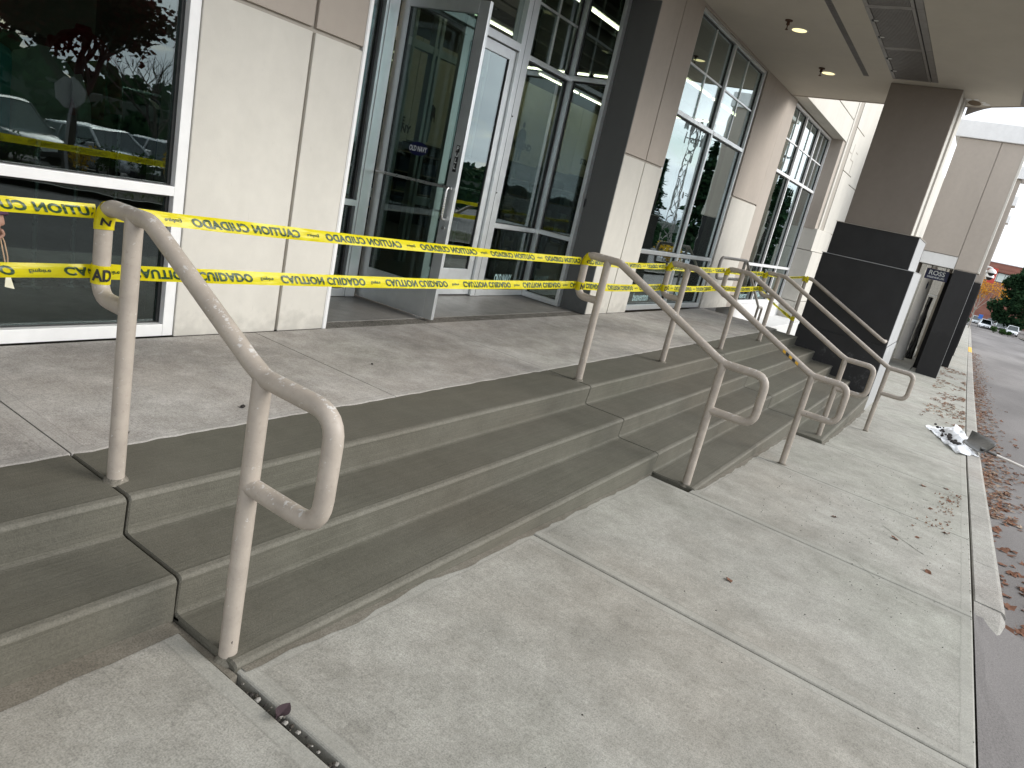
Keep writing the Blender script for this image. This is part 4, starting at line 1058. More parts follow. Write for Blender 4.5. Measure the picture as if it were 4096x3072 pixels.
for zi, z in enumerate((.331, .781, 1.231)):
    for i in range(14):
        for k in (.28, .70):
            o = stack(11.0+i*.98+k, 11.82, z, rnd.randint(5, 9), rnd.choice(['denim', 'denim', 'denimlight', 'darkroom']), .34, .3); o.parent = sh_; o.matrix_parent_inverse = Matrix.Translation((-17, -11.8, 0))
def table(x, y, z, w, d, lab, stacks):
    t = tag(empty('display_table', (x, y, 0)), lab, 'table')
    box('table_top', -w/2, w/2, -d/2, d/2, z-.04, z, 'shelf', t); 
    for sx in (-1, 1):
        for sy in (-1, 1): box('leg', sx*(w/2-.06)-.03, sx*(w/2-.06)+.03, sy*(d/2-.06)-.03, sy*(d/2-.06)+.03, 0, z-.041, 'darkroom', t)
    box('lower_shelf', -w/2+.1, w/2-.1, -d/2+.1, d/2-.1, .35, .38, 'shelf', t)
    for (sx, sy, n, m, lb) in stacks:
        o = stack(0, 0, 0, n, m); o.location = (x+sx, y+sy, z+.001); o.name = 'folded_clothes'; tag(o, lb, 'folded clothes')
table(8.95, 5.95, 1.06, 1.25, .55, 'wooden display table of folded jeans behind the recess glass', [(-.42, 0, 6, 'knit', 'white stack of folded jeans on the near display table'), (.10, .02, 6, 'denimlight', 'pale blue stack of folded jeans on the near display table'), (.45, 0, 3, 'denim', 'low dark stack of folded jeans on the near display table')])
table(11.4, 7.6, .85, 1.6, .9, 'display table of knitwear behind the gridded window', [(-.4, 0, 7, 'denim', 'dark folded stack on the table behind the gridded window'), (.3, 0, 5, 'knit', 'cream folded stack on the table behind the gridded window')])
# hanging garments on rails
def garment_mesh(seed, w, h, m):
    V = []; F = []; nx, nz = 10, 8
    for side in (1, -1):
        for j in range(nz+1):
            for i in range(nx+1):
                t = i/nx-.5; zz = -h*j/nz; sl = .07*(abs(t)*2)**2 if j == 0 else .05*(abs(t)*2)**2*(1-j/nz)
                V.append((t*w*(1+.12*j/nz), side*(.03+.02*math.sin(t*14+seed)*(.3+j/nz)), zz-sl))
    o_ = (nx+1)*(nz+1)
    for s in range(2):
        for j in range(nz):
            for i in range(nx):
                a = s*o_+j*(nx+1)+i; f = (a, a+1, a+nx+2, a+nx+1); F.append(f if s else tuple(reversed(f)))
    for i in range(nx): F.append((i, i+1, o_+i+1, o_+i))
    me = bpy.data.meshes.new('garment'); me.from_pydata(V, [], F); me.update(); me.materials.append(mat[m]); return me
def rack(x0, x1, y, z, mats_, lab, glab, h=.8, seed=0):
    t = tag(empty('clothes_rail', ((x0+x1)/2, y, 0)), lab, 'clothes rail'); c = (x0+x1)/2
    pipe('bar', [(x0-c, 0, z), (x1-c, 0, z)], .014, 'steel', t, 8); pipe('upright', [(x0-c, 0, 0), (x0-c, 0, z)], .014, 'steel', t, 8); pipe('upright', [(x1-c, 0, 0), (x1-c, 0, z)], .014, 'steel', t, 8)
    n = int((x1-x0)/.11); ms = [garment_mesh(k, .42, h, m) for k, m in enumerate(mats_)]
    for i in range(n):
        o = bpy.data.objects.new('garment', ms[(i*7+i//3) % len(ms)]); COL.objects.link(o); o.location = (x0+.1+i*.11, y, z-.04); o.rotation_euler = (0, rnd.uniform(-.04, .04), R(90)+rnd.uniform(-.2, .2)); tag(o, glab, 'garment', glab)
        q_ = o
rack(9.0, 10.3, 7.2, 1.55, ['denim', 'darkroom', 'denim'], 'clothes rail of dark jeans behind the recess glass', 'dark jeans hung along the rail behind the recess glass')
rack(10.2, 11.5, 5.4, 1.30, ['darkroom', 'redknit', 'purple'], 'clothes rail of dark tops behind the gridded window', 'dark tops hung along the rail behind the gridded window')
rack(7.2, 8.5, 8.3, 1.45, ['greenknit', 'blueknit', 'darkroom'], 'clothes rail of green and blue tops seen through the door', 'green and blue tops hung along the rail behind the door', .75)
rack(3.6, 5.2, 6.8, 1.5, ['darkroom', 'knit', 'denim'], 'clothes rail of mixed tops deep behind the near window', 'mixed tops hung along the rail behind the near window')
# bust forms in the near window
def bust(x, y, z, m, lab, rot=0, s=1.0):
    t = tag(empty('bust_form', (x, y, 0)), lab, 'mannequin'); t.rotation_euler[2] = rot
    n = 18; prof = [(.15, .0), (.155, .12), (.15, .25), (.165, .38), (.175, .46), (.13, .53), (.055, .565), (.045, .60)]
    V = []; F = []
    for r_, zz in prof:
        for i in range(n):
            w = 2*math.pi*i/n; V.append((r_*s*1.15*math.cos(w), r_*s*.72*math.sin(w), z+zz*s))
    for k in range(len(prof)-1):
        for i in range(n): F.append((k*n+i, k*n+(i+1) % n, k*n+n+(i+1) % n, k*n+n+i))
    pymesh('top', V, F, m, t, True)
    for sd_ in (-1, 1):
        q = MB(); q.tube([(sd_*.18*s, 0, z+.46*s), (sd_*.25*s, -.01, z+.28*s), (sd_*.27*s, -.03, z+.06*s)], .06*s, 10, True, .042*s); q.build('sleeve', m, t, True)
    pipe('pole', [(0, 0, .02), (0, 0, z)], .016, 'steel', t, 8); q = MB(); q.tube([(0, 0, 0), (0, 0, .02)], .16, 20); q.build('base', 'steel', t, True)
bust(2.68, 5.6, 1.22, 'redknit', 'mannequin in a dark red sweater behind the near window', .2)
bust(2.40, 5.55, 1.02, 'knit', 'mannequin in a cream sweater behind the near window', -.3)
bust(2.10, 5.6, 1.02, 'tealcloth', 'mannequin in a teal top behind the near window', .4)
box('brown_shelf_unit', 2.2, 3.4, 6.9, 7.2, 1.75, 2.5, 'shelf', None, .01); o = bpy.data.objects['brown_shelf_unit']; tag(o, 'brown wooden cabinet deep behind the near window', 'cabinet')
# inner vestibule frame
vf = tag(empty('vestibule_frame', (8.3, 7.2, 0)), 'inner aluminium vestibule frame seen through the door glass', 'door frame')
for x in (-1.9, -.75, -.30, -.20, .9): box('upright', x-.03, x+.03, -.05, .05, 0, 3.4, 'alu', vf)
box('header', -1.93, .93, -.045, .045, 2.9, 3.0, 'alu', vf); box('rail', -1.86, -.79, -.04, .04, .86, .98, 'alu', vf); box('rail', -.16, .86, -.04, .04, .86, .98, 'alu', vf)
box('pane', -1.86, -.79, -.004, .004, .99, 2.89, 'glass', vf, 0)

# ------------------------------------------------------------------ neighbour store beyond the column
RX = 24.0
nb = tag(empty('neighbour_store', (RX, 1.5, -1.3)), 'tan and charcoal portal of the neighbouring store beyond the column', 'building')
def nx_(name, *a, bev=.008, par=None):
    o = box(name, *a, None, bev)
    if par is None: o.parent = nb; o.matrix_parent_inverse = Matrix.Translation((-RX, -1.5, 1.3))
    else: o.parent = par
    return o
zb = zs(RX)
nx_('pier_base', RX, RX+1.6, .175, .742, zb-.6, 1.905, 'charcoal2'); nx_('pier_base_edge', RX-.004, RX+.03, .168, .1745, zb-.6, 1.90, 'greypaint', bev=.002)
nx_('pier_panel', RX, RX+1.6, .175, .742, 1.93, 5.43, 'tan'); nx_('pier_trim', RX+.002, RX+1.6, .12, .1748, 1.93, 5.43, 'cream')
nx_('pier_backing', RX+.02, RX+1.58, .19, .76, 1.8, 5.45, 'groove', bev=0)
nx_('portal_panel', RX, RX+1.6, .765, 1.80, 2.265, 5.43, 'tan'); nx_('white_lintel', RX+.02, RX+1.59, .745, 1.66, 1.915, 2.255, 'white'); nx_('inner_pier', RX, RX+1.6, 1.665, 1.80, zb-.6, 2.26, 'tan')
nx_('parapet_cap', RX-.06, RX+1.7, .05, 1.92, 5.44, 5.90, 'aluwhite', bev=.02)
nx_('portal_side', RX+1.61, RX+5.5, .30, .9, -3.2, 1.8, 'charcoal2'); nx_('portal_side_upper', RX+1.61, RX+3.2, .30, .9, 1.82, 5.2, 'tan')
for i, x in enumerate((29.6, 38, 47)):
    nx_('side_pier_base', x, x+1.0, -.02-.03*i, .32, -4, 1.75, 'charcoal2'); nx_('side_pier', x+.02, x+.98, .0-.03*i, .32, 1.77, 5.3+.0*i, 'tan')
    nx_('side_pier_cap', x-.1, x+1.1, -.12-.03*i, .34, 5.31, 5.7, 'aluwhite')
# passage behind the opening
nx_('passage_wall', 33, 33.1, 1.0, 3.6, -3.2, 2.6, 'cream'); nx_('passage_floor', RX+.02, 32.9, .91, 3.59, -3, zb-.004, 'sidewalk', bev=0)
nx_('passage_panel', 28.45, 28.6, .905, 1.065, -2.0, 2.3, 'soffit')
q = MB(); q.tube([(26.6, 1.43, -1.9), (26.6, 1.43, 2.6)], .16, 28); o = q.build('white_pillar', 'white', None, True); o.parent = nb; o.matrix_parent_inverse = Matrix.Translation((-RX, -1.5, 1.3))
n = 20; o = pymesh('oval_decal', [(26.6-.163*math.cos(.35+.14*math.cos(2*math.pi*i/n)), 1.43-.163*math.sin(.35+.14*math.cos(2*math.pi*i/n))-.001, 1.30+.13*math.sin(2*math.pi*i/n)) for i in range(n)], [tuple(range(n-1, -1, -1))], 'navy'); o.parent = nb; o.matrix_parent_inverse = Matrix.Translation((-RX, -1.5, 1.3))
for i in range(13): nx_('grille_bar', 28.8, 28.83, 1.075+i*.028, 1.084+i*.028, -1.9, 2.5, 'black_m', bev=0)
for i in range(24): nx_('grille_bar', 28.8, 28.83, 1.70+i*.028, 1.709+i*.028, -1.9, 2.5, 'black_m', bev=0)
nx_('grille_rail', 28.79, 28.84, 1.07, 1.45, .98, 1.02, 'alu', bev=0)
# wrapped bundle of black plastic standing in the passage
V = []; F = []; n = 22; m = 30
for j in range(m+1):
    for i in range(n):
        w = 2*math.pi*i/n; h = j/m; rr = .15*(1-.45*h) * (1+.35*noise.noise(Vector((math.cos(w)*2.5, math.sin(w)*2.5, h*7))))
        V.append((27.6+rr*math.cos(w), 1.20+rr*.8*math.sin(w), -1.35+2.3*h))
for j in range(m):
    for i in range(n): F.append((j*n+i, j*n+(i+1) % n, j*n+n+(i+1) % n, j*n+n+i))
o = pymesh('wrapped_bundle', V, F, plain('black_wrap', (.02, .02, .022, 1), .16, 0, .2, 14, .8)); tag(o, 'tall bundle wrapped in crumpled black plastic in the passage', 'bundle')
# hanging sign
sg = tag(empty('hanging_sign', (24.5, 1.14, 1.66)), 'navy hanging sign reading ROSS DRESS FOR LESS', 'sign')
box('board', -.03, .03, -.31, .29, -.155, .15, 'navy', sg, .004)
text_on('lettering', 'ROSS', (-.0305, -.005, .045), (0, -1, 0), (0, 0, 1), .185, 'decal', sg, .001, bold=.0035, xs=1.0); text_on('lettering', 'DRESS FOR LESS', (-.0305, -.005, -.085), (0, -1, 0), (0, 0, 1), .075, 'decal', sg, .001, bold=.001, xs=.86)
for y in (-.2, .18): pipe('hanger', [(0, y, .15), (0, y, .60)], .012, 'black_m', sg, 8)
# two dome cameras on white arms
for k, (x, y, z) in enumerate(((30.0, -.185, 2.2), (31.2, -.18, 2.07))):
    c = tag(empty('dome_camera', (x, y, z)), ('nearer' if k == 0 else 'farther')+' white dome security camera on an arm over the pavement', 'camera')
    pipe('arm', fillet([(0, .50, .14), (0, .1, .16), (0, 0, .12)], .06), .035, 'aluwhite', c, 10)
    for nm, m, z0, z1, flip in (('housing', 'aluwhite', -.02, .13, 1), ('dome', 'black', -.12, -.02, -1)):
        V = []; F = []; n = 18
        for j in range(6):
            a = math.pi/2*j/5; r_ = .15*math.cos(a) if flip > 0 else .105*math.cos(a); zz = -.02+(.15 if flip > 0 else -.11)*math.sin(a)
            for i in range(n): V.append((r_*math.cos(2*math.pi*i/n), r_*math.sin(2*math.pi*i/n), zz))
        for j in range(5):
            for i in range(n): F.append((j*n+i, j*n+(i+1) % n, j*n+n+(i+1) % n, j*n+n+i))
        pymesh(nm, V, F, m, c, True)
rsn = tag(empty('projecting_sign', (44, -.5, 2.4)), 'narrow red sign projecting from the far facade', 'sign'); box('panel', -.06, .06, -.02, .30, -.35, .42, 'red', rsn, .01); box('bracket', -.04, .04, .301, .75, .1, .16, 'vent', rsn, .004)

# ------------------------------------------------------------------ plastic sheet, spilled concrete, shovel
V = []; F = []; nu, nv = 44, 26
c00, c10, c11, c01 = Vector((13.75, -.02)), Vector((14.95, -.55)), Vector((12.35, -.80)), Vector((11.72, -.52))
for i in range(nu+1):
    for j in range(nv+1):
        u, v = i/nu, j/nv
        p = (c00*(1-u)+c01*u)*(1-v) + (c10*(1-u)+c11*u)*v
        e = .10*noise.noise(Vector((u*5, v*5, 3)))*(1 if min(u, v, 1-u, 1-v) < .06 else .3)
        x, y = p.x+e, p.y+e*.6
        base = zsw(x, max(y, -.63))+.008
        if y < -.84: base = zsw(x, -.64)-.05
        hh = .11*max(0, noise.noise(Vector((u*4.2, v*3.1, 1)))+.12) + .03*abs(noise.noise(Vector((u*13, v*11, 5)))) + .09*math.exp(-((u-.45)**2/.03+(v-.75)**2/.05))
        V.append((x, y, base+hh))
for i in range(nu):
    for j in range(nv): F.append((i*(nv+1)+j, (i+1)*(nv+1)+j, (i+1)*(nv+1)+j+1, i*(nv+1)+j+1))
ps = tag(pymesh('plastic_sheet', V, F, 'film', None, True), 'crumpled clear plastic sheet lying on the pavement by the kerb', 'plastic sheet')
def clod(x, y, z, s, m='rubble', name='clod'):
    bm = bmesh.new(); bmesh.ops.create_icosphere(bm, subdivisions=1, radius=s)
    for v in bm.verts:
        k = 1+.45*noise.noise(v.co*(18/s*.05)+Vector((x*7, y*9, 0))); v.co = Vector((v.co.x*k*1.3, v.co.y*k, v.co.z*k*.7))
    me = bpy.data.meshes.new(name); bm.to_mesh(me); bm.free(); o = obj(name, me, m); o.location = (x, y, z); return o
cl = empty('dirt_heap', (13.3, -.4, zsw(13.3, -.4))); tag(cl, 'dark wet concrete crumbs scattered on the plastic sheet', 'dirt')
q = MB()
for i in range(38):
    t = rnd.random(); x = 13.9-1.6*t + rnd.gauss(0, .10); y = -.22-.28*t+rnd.gauss(0, .05)
    o = clod(x, y, zsw(x, y)+.07, rnd.uniform(.012, .034)); o.parent = cl; o.matrix_parent_inverse = Matrix.Translation(-cl.location)
shv = tag(empty('shovel', (12.6, -.86, zsw(12.6, -.64)+.06)), 'shovel with grey steel blade and long white handle lying over the kerb', 'shovel')
# blade: dished plate from tip to socket, local coords
Vv = []; Ff = []
org = Vector((12.6, -.86, zsw(12.6, -.64)+.06))
tip = Vector((13.22, -.63, -.80)); root_ = Vector((12.34, -.86, -.775)); ax = (root_-tip); Lb = ax.length; ax.normalize(); sd_ = Vector((-ax.y, ax.x, 0)).normalized()
for i in range(13):
    t = i/12; wv = .16*(min(1, (t*2.6+.02)**.7))*(1 if t < .72 else 1-.45*(t-.72)/.28)
    for j in range(9):
        s_ = j/8-.5; p = tip + ax*(Lb*t) + sd_*(s_*2*wv); p.z += .10*(s_*2)**2*.5 + s_*.16
        Vv.append(p-org)
for i in range(12):
    for j in range(8): Ff.append((i*9+j, (i+1)*9+j, (i+1)*9+j+1, i*9+j+1))
bl = pymesh('blade', Vv, Ff, 'blade', shv, True); sm = bl.modifiers.new('t', 'SOLIDIFY'); sm.thickness = .005
h0 = Vector((12.46, -.86, -.78))-org; h1 = Vector((12.55, -1.15, -.83))-org; h2 = Vector((12.78, -2.0, -.98))-org
pipe('socket', [h0+(h0-h1)*.25, h0, h0+(h1-h0)*.5], .023, 'blade', shv, 12)
pipe('shaft', [h0+(h1-h0)*.25, h1, h2], .0185, 'handle', shv, 12)

# ------------------------------------------------------------------ fallen leaves and crumbs
def leaf_mesh(k):
    r_ = random.Random(k); pts = []
    n = 10
    for i in range(n):
        a = 2*math.pi*i/n; rr = (1.0 if i % 2 == 0 else .55+.2*r_.random())*(1+.25*r_.random()); pts.append((.032*rr*math.cos(a)*1.3, .032*rr*math.sin(a)))
    V = [(0, 0, .004)] + [(x, y, .002+.016*noise.noise(Vector((x*40, y*40, k)))+.012*abs(y)/.03*(r_.random())) for x, y in pts] + [(-.075, .004, .004), (-.042, -.002, .002), (-.042, .003, .002)]
    F = [(0, 1+i, 1+(i+1) % n) for i in range(n)] + [(11, 12, 13)]
    me = bpy.data.meshes.new('fallen_leaf'); me.from_pydata(V, [], F); me.update(); me.materials.append(mat['leaf']); return me
LM = [leaf_mesh(k) for k in range(9)]
LG = 'fallen leaves in the gutter'
def put_leaf(x, y, s=1.0, lab='dry brown leaf lying along the kerb or gutter', grp=LG, me=None):
    z = (zs(x)-.185+.004) if y < -.86 else (zsw(x, y)+.004 if y < 1.0 else zsw(x, y)+.004)
    o = bpy.data.objects.new('fallen_leaf', me or rnd.choice(LM)); COL.objects.link(o)
    o.location = (x, y, z); o.rotation_euler = (rnd.uniform(-.25, .25), rnd.uniform(-.25, .25), rnd.uniform(0, 6.28)); o.scale = (s, s, s); tag(o, lab, 'leaf', grp); return o
cnt = 0
while cnt < 255:
    x = 5.2+ (rnd.random()**1.5)*22; y = -.87-abs(rnd.gauss(0, .16 + (.22 if 12 < x < 17 else .06)))
    if y < -2.2: continue
    put_leaf(x, y, rnd.uniform(.7, 1.35)); cnt += 1
for i in range(38):
    x = 12+rnd.random()*14; y = -.62+rnd.random()*.5*(1 if x > 15 else .3); put_leaf(x, y, rnd.uniform(.7, 1.2))
# the rest, too many to count
V = []; F = []
for i in range(2600):
    if i < 1500: x = 9+rnd.random()**1.3*40; y = -.87-abs(rnd.gauss(0, .22)); z = zs(x)-.185+.004
    else: x = 15+rnd.random()*16; y = -.60+.75*rnd.random()**1.5; z = zsw(x, y)+.004
    if i >= 1500 and not (noise.noise(Vector((x*.7, y, 2))) > -.05): continue
    me = LM[i % 9]; a = rnd.uniform(0, 6.28); s = rnd.uniform(.5, 1.1); n0 = len(V); ca, sa = math.cos(a)*s, math.sin(a)*s; tl_ = rnd.uniform(-.3, .3)
    for v in me.vertices: V.append((x+v.co.x*ca-v.co.y*sa, y+v.co.x*sa+v.co.y*ca, z+v.co.z*s+.004+abs(v.co.x*tl_)))
    F += [tuple(n0+q_ for q_ in p.vertices) for p in me.polygons]
o = pymesh('leaf_litter', V, F, 'leaf'); o['kind'] = 'stuff'; o['label'] = 'drift of dry brown leaves along the kerb and far pavement'; o['category'] = 'leaf litter'
# single leaves on the pavement and in the wide joint
pl = bpy.data.meshes.new('fallen_leaf'); pv = []; pf = []
for i in range(9):
    t = i/8; w = .030*math.sin(math.pi*min(1, t*1.02))**.8; pv += [(-.05+.1*t, -w, .006+.014*abs(t-.5)+.010), (-.05+.1*t, 0, .004+.02*t*t), (-.05+.1*t, w, .006+.014*abs(t-.5)+.012)]
for i in range(8): pf += [(3*i, 3*i+3, 3*i+4, 3*i+1), (3*i+1, 3*i+4, 3*i+5, 3*i+2)]
pl.from_pydata(pv, [], pf); pl.materials.append(mat['purpleleaf'])
o = put_leaf(1.345, 1.36, .75, 'purple-grey oval leaf lying on the dirt-filled joint by the nearest post', None, pl); o.rotation_euler = (.1, .1, .3); o.location.z += .006
put_leaf(3.9, .62, .6, 'small curled tan leaf alone on the pavement slab near the second post', None)
put_leaf(6.0, .35, .7, 'small tan leaf near the joint before the third handrail', None)
for k, (x, y) in enumerate(((6.4, -.25), (6.9, -.45), (5.6, -.35), (7.6, -.3), (8.3, -.45), (8.6, -.2), (8.9, -.42), (6.1, -.1))): put_leaf(x, y, rnd.uniform(.6, 1), 'dry tan leaf on the pavement a little inside the kerb', 'leaves on the pavement inside the kerb')
V = []; F = []
for i in range(75):
    t = rnd.random(); x = 8.75-1.9*t+rnd.gauss(0, .12); y = max(-.62, min(.2, -.50+.30*t*rnd.random()+rnd.gauss(0, .05))); z = zsw(x, y)+.004
    me = LM[i % 9]; a = rnd.uniform(0, 6.28); s_ = rnd.uniform(.18, .5); n0 = len(V); ca, sa = math.cos(a)*s_, math.sin(a)*s_*.6; tl_ = rnd.uniform(-.5, .5)
    for v in me.vertices: V.append((x+v.co.x*ca-v.co.y*sa, y+v.co.x*sa+v.co.y*ca, z+v.co.z*s_+abs(v.co.x*tl_)))
    F += [tuple(n0+q_ for q_ in p.vertices) for p in me.polygons]
o = pymesh('leaf_crumbs', V, F, 'leaf'); o['kind'] = 'stuff'; o['label'] = 'broken leaf crumbs strewn on the pavement near the kerb'; o['category'] = 'leaf litter'
def crack(pts, w):
    P_ = fillet([Vector((x, y, 0)) for x, y in pts], .05, 3); P2 = []
    for a, b in zip(P_, P_[1:]):
        for i in range(6): P2.append(a.lerp(b, i/6))
    V = []; F = []
    for i, p in enumerate(P2):
        k = w*(.4+.9*abs(noise.noise(Vector((i*.7, w*90, 1))))); j = .012*noise.noise(Vector((i*.5, 4, w*50)))
        V += [(p.x+j, p.y-k, zsw(p.x, p.y)+.0015), (p.x+j, p.y+k, zsw(p.x, p.y)+.0015)]
    for i in range(len(P2)-1): F.append((2*i, 2*i+2, 2*i+3, 2*i+1))
    pymesh('crack', V, F, 'dirt', sw)
crack([(6.35, .02), (6.15, -.15), (6.0, -.30), (5.95, -.42)], .006); crack([(5.2, .1), (5.0, -.05), (4.85, -.30), (4.9, -.5)], .0025); crack([(10.2, .3), (9.9, .0), (10.0, -.4)], .003)
# crumbs in the wide joint, gravel specks
gr = empty('joint_gravel', (1.345, .9, -.36)); tag(gr, 'pebbles and dirt packed in the wide joint by the nearest post', 'gravel')
for i in range(60):
    y = 1.6-rnd.random()*1.5; o = clod(1.345+rnd.uniform(-.013, .013), y, zsw(1.345, y)-.012, rnd.uniform(.004, .011), rnd.choice(['dirt', 'rough', 'rubble', 'kerb']), 'pebble'); o.parent = gr; o.matrix_parent_inverse = Matrix.Translation(-gr.location)
gq = MB()
V = []; F = []
for i in range(420):
    x = rnd.uniform(-.5, 13); y = rnd.uniform(-.6, 1.2); 
    if rnd.random() < .75: x = rnd.gauss(6.6, 1.2); y = rnd.gauss(.0, .4)
    y = max(-.62, min(y, .85)); s = rnd.uniform(.0015, .0045); z = zsw(x, y); n0 = len(V)
    V += [(x-s, y-s*.6, z), (x+s, y-s, z), (x+s*.7, y+s, z), (x-s, y+s*.8, z), (x, y, z+s*1.1)]; F += [(n0, n0+1, n0+4), (n0+1, n0+2, n0+4), (n0+2, n0+3, n0+4), (n0+3, n0, n0+4)]
o = pymesh('grit', V, F, 'rubble'); o['kind'] = 'stuff'; o['label'] = 'dark grit sprinkled over the pavement slabs'; o['category'] = 'grit'
# pebbles on landing
for k, (x, y, lb) in enumerate(((2.28, 2.93, 'dark pebble on the landing edge above the near steps'), (1.62, 2.84, 'small grey pebble on the landing beside the nearest post'), (3.6, 3.3, 'dark crumb in the middle of the landing'))):
    o = clod(x, y, .012, .014-.003*k, 'rubble', 'pebble'); tag(o, lb, 'pebble')

# ------------------------------------------------------------------ trees, shrubs
def leaf_cloud(centers, n, size, seed, flat=.6):
    r_ = random.Random(seed); V = []; F = []
    tot = sum(c[3]**2 for c in centers)
    for (cx_, cy_, cz_, cr) in centers:
        k = max(3, int(n*cr*cr/tot))
        for i in range(k):
            d = Vector((r_.gauss(0, 1), r_.gauss(0, 1), r_.gauss(0, 1)*.8)); d.normalize(); d *= cr*(r_.random()**.45)
            p = Vector((cx_, cy_, cz_))+d; s = size*(.6+.8*r_.random())
            u = Vector((r_.gauss(0, 1), r_.gauss(0, 1), r_.gauss(0, flat))).normalized(); w = u.orthogonal().normalized(); w = Matrix.Rotation(r_.uniform(0, 6.28), 3, u) @ w
            n0 = len(V); V += [p-u*s*.6, p+w*s*.4, p+u*s*.6, p-w*s*.4]; F.append((n0, n0+1, n0+2, n0+3))
    return V, F
def branches(q, p, d, ln, r_, lev, rg, tips):
    p = Vector(p); d = Vector(d).normalized(); pts = [p]; 
    for i in range(4):
        d = (d+Vector((rg.gauss(0, .13), rg.gauss(0, .13), rg.gauss(.05, .08)))).normalized(); p = p+d*ln/4; pts.append(p)
    q.tube(pts, r_, 6 if lev > 1 else 4, False, r_*.55)
    if lev == 0: tips.append(p); return
    for k in range(rg.randint(2, 4)):
        t = rg.randint(2, 4); dd = (d+Vector((rg.gauss(0, .6), rg.gauss(0, .6), rg.gauss(.15, .3)))).normalized(); branches(q, pts[t], dd, ln*rg.uniform(.55, .8), r_*.55, lev-1, rg, tips)
def tree(x, y, z, h, seed, lm, n, ls, label, name='tree', bark='bark', lev=3, spread=1.0, group=None, leaves=True, tr=.12):
    rg = random.Random(seed); t = tag(empty(name, (x, y, z)), label, 'tree', group); q = MB(); tips = []
    q.tube([(0, 0, -.3), (.02*h, .0, h*.2), (0, .02*h, h*.38)], tr, 8, False, tr*.7)
    for k in range(5):
        a = 2*math.pi*k/5+rg.random(); branches(q, (0, .02*h*(k/5), h*(.26+.03*k)), (math.cos(a)*.75*spread, math.sin(a)*.75*spread, 1.0), h*.27, tr*.55, lev-1, rg, tips)
    branches(q, (0, .02*h, h*.37), (.05, 0, 1), h*.3, tr*.6, lev-1, rg, tips)
    q.build('trunk', bark, t, True)
    if leaves:
        V, F = leaf_cloud([(p.x, p.y, p.z, h*.085*rg.uniform(.7, 1.4)) for p in tips], n, ls, seed+1); pymesh('crown', V, F, lm, t)
    return t
def conifer(x, y, z, h, seed, label, w=.2, n=2600, group=None, lm='evergreen', ls=None):
    rg = random.Random(seed); t = tag(empty('conifer', (x, y, z)), label, 'tree', group); q = MB(); q.tube([(0, 0, -.3), (0, 0, h*.5), (0, 0, h*.98)], h*.018, 7, False, h*.003); q.build('trunk', 'bark', t, True)
    V = []; F = []; ls = ls or h*.035
    for i in range(n):
        f = rg.random()**.75; zz = h*(.08+.92*f); rad = h*w*(1-f)**.8*(.75+.35*math.sin(f*46+seed)+.25*rg.random()); a = rg.uniform(0, 6.28); rr = rad*rg.random()**.4
        p = Vector((rr*math.cos(a), rr*math.sin(a), zz-rr*.25)); u = Vector((math.cos(a), math.sin(a), -.35+rg.gauss(0, .25))).normalized(); w_ = Vector((-math.sin(a), math.cos(a), rg.gauss(0, .4))).normalized(); s = ls*rg.uniform(.6, 1.5)
        n0 = len(V); V += [p-u*s, p+w_*s*.35, p+u*s, p-w_*s*.35]; F.append((n0, n0+1, n0+2, n0+3))
    pymesh('crown', V, F, lm, t); return t
def shrub(x, y, z, r_, m, label, seed, n=500, group=None, ls=.07):
    t = tag(empty('shrub', (x, y, z)), label, 'shrub', group); rg = random.Random(seed); q = MB(); C_ = []
    for i in range(6):
        a = rg.uniform(0, 6.28); p = (r_*.6*math.cos(a)*rg.random(), r_*.6*math.sin(a)*rg.random(), r_*rg.uniform(.5, 1.1)); q.tube([(0, 0, -.1), (p[0]*.5, p[1]*.5, p[2]*.5), p], .015, 5, False, .006); C_.append((*p, r_*.45))
    q.build('stems', 'bark', t); V, F = leaf_cloud(C_, n, ls, seed); pymesh('foliage', V, F, m, t); return t

# across the road (seen mirrored in the windows): verge, maple, stop sign, cars
struct(sheet('verge', -8.25, -12.4, -.03, 'soil'))
kv = struct(sheet('far_kerb', -8.05, -8.24, -.04, 'kerb'))
V = []; F = []
for i in range(9000):
    x = rnd.uniform(-2, 60); y = rnd.uniform(-12.3, -8.3); z = zs(x)-.03; h = rnd.uniform(.05, .16); a = rnd.uniform(0, 6.28); n0 = len(V)
    V += [(x-.012*math.cos(a), y-.012*math.sin(a), z), (x+.012*math.cos(a), y+.012*math.sin(a), z), (x+rnd.gauss(0, .03), y+rnd.gauss(0, .03), z+h)]; F.append((n0, n0+1, n0+2))
o = pymesh('verge_grass', V, F, 'grass'); o['kind'] = 'stuff'; o['label'] = 'rough grass on the verge across the road'; o['category'] = 'grass'
tree(9.1, -11, zs(9.1)-.05, 5.6, 11, 'maple', 9000, .14, 'dark red maple mirrored in the near window', 'maple_tree', lev=4, spread=1.2, tr=.14)
tree(5.0, -11.5, zs(5)-.05, 6.2, 12, 'maple', 7000, .15, 'second dark maple farther left in the near window reflection', 'maple_tree', lev=4, spread=1.2, tr=.14)
tree(15.0, -17.5, zs(15)-.2, 5.0, 13, 'maple', 10, .1, 'bare leafless tree mirrored at the right of the near window', 'bare_tree', lev=4, leaves=False, spread=1.3, tr=.09)
sgn = tag(empty('stop_sign', (8.4, -9.5, zs(8.4)-.03)), 'back of an octagonal road sign mirrored in the near window', 'road sign')
V = [(.33*math.cos(R(22.5+45*i)), yy, 1.95+.33*math.sin(R(22.5+45*i))) for yy in (-.004, .004) for i in range(8)]
pymesh('plate', V, [tuple(range(8)), tuple(range(15, 7, -1))]+[(i, 8+i, 8+(i+1) % 8, (i+1) % 8) for i in range(8)], 'signback', sgn); box('post', -.03, .03, .006, .06, 0, 2.28, 'signback', sgn)
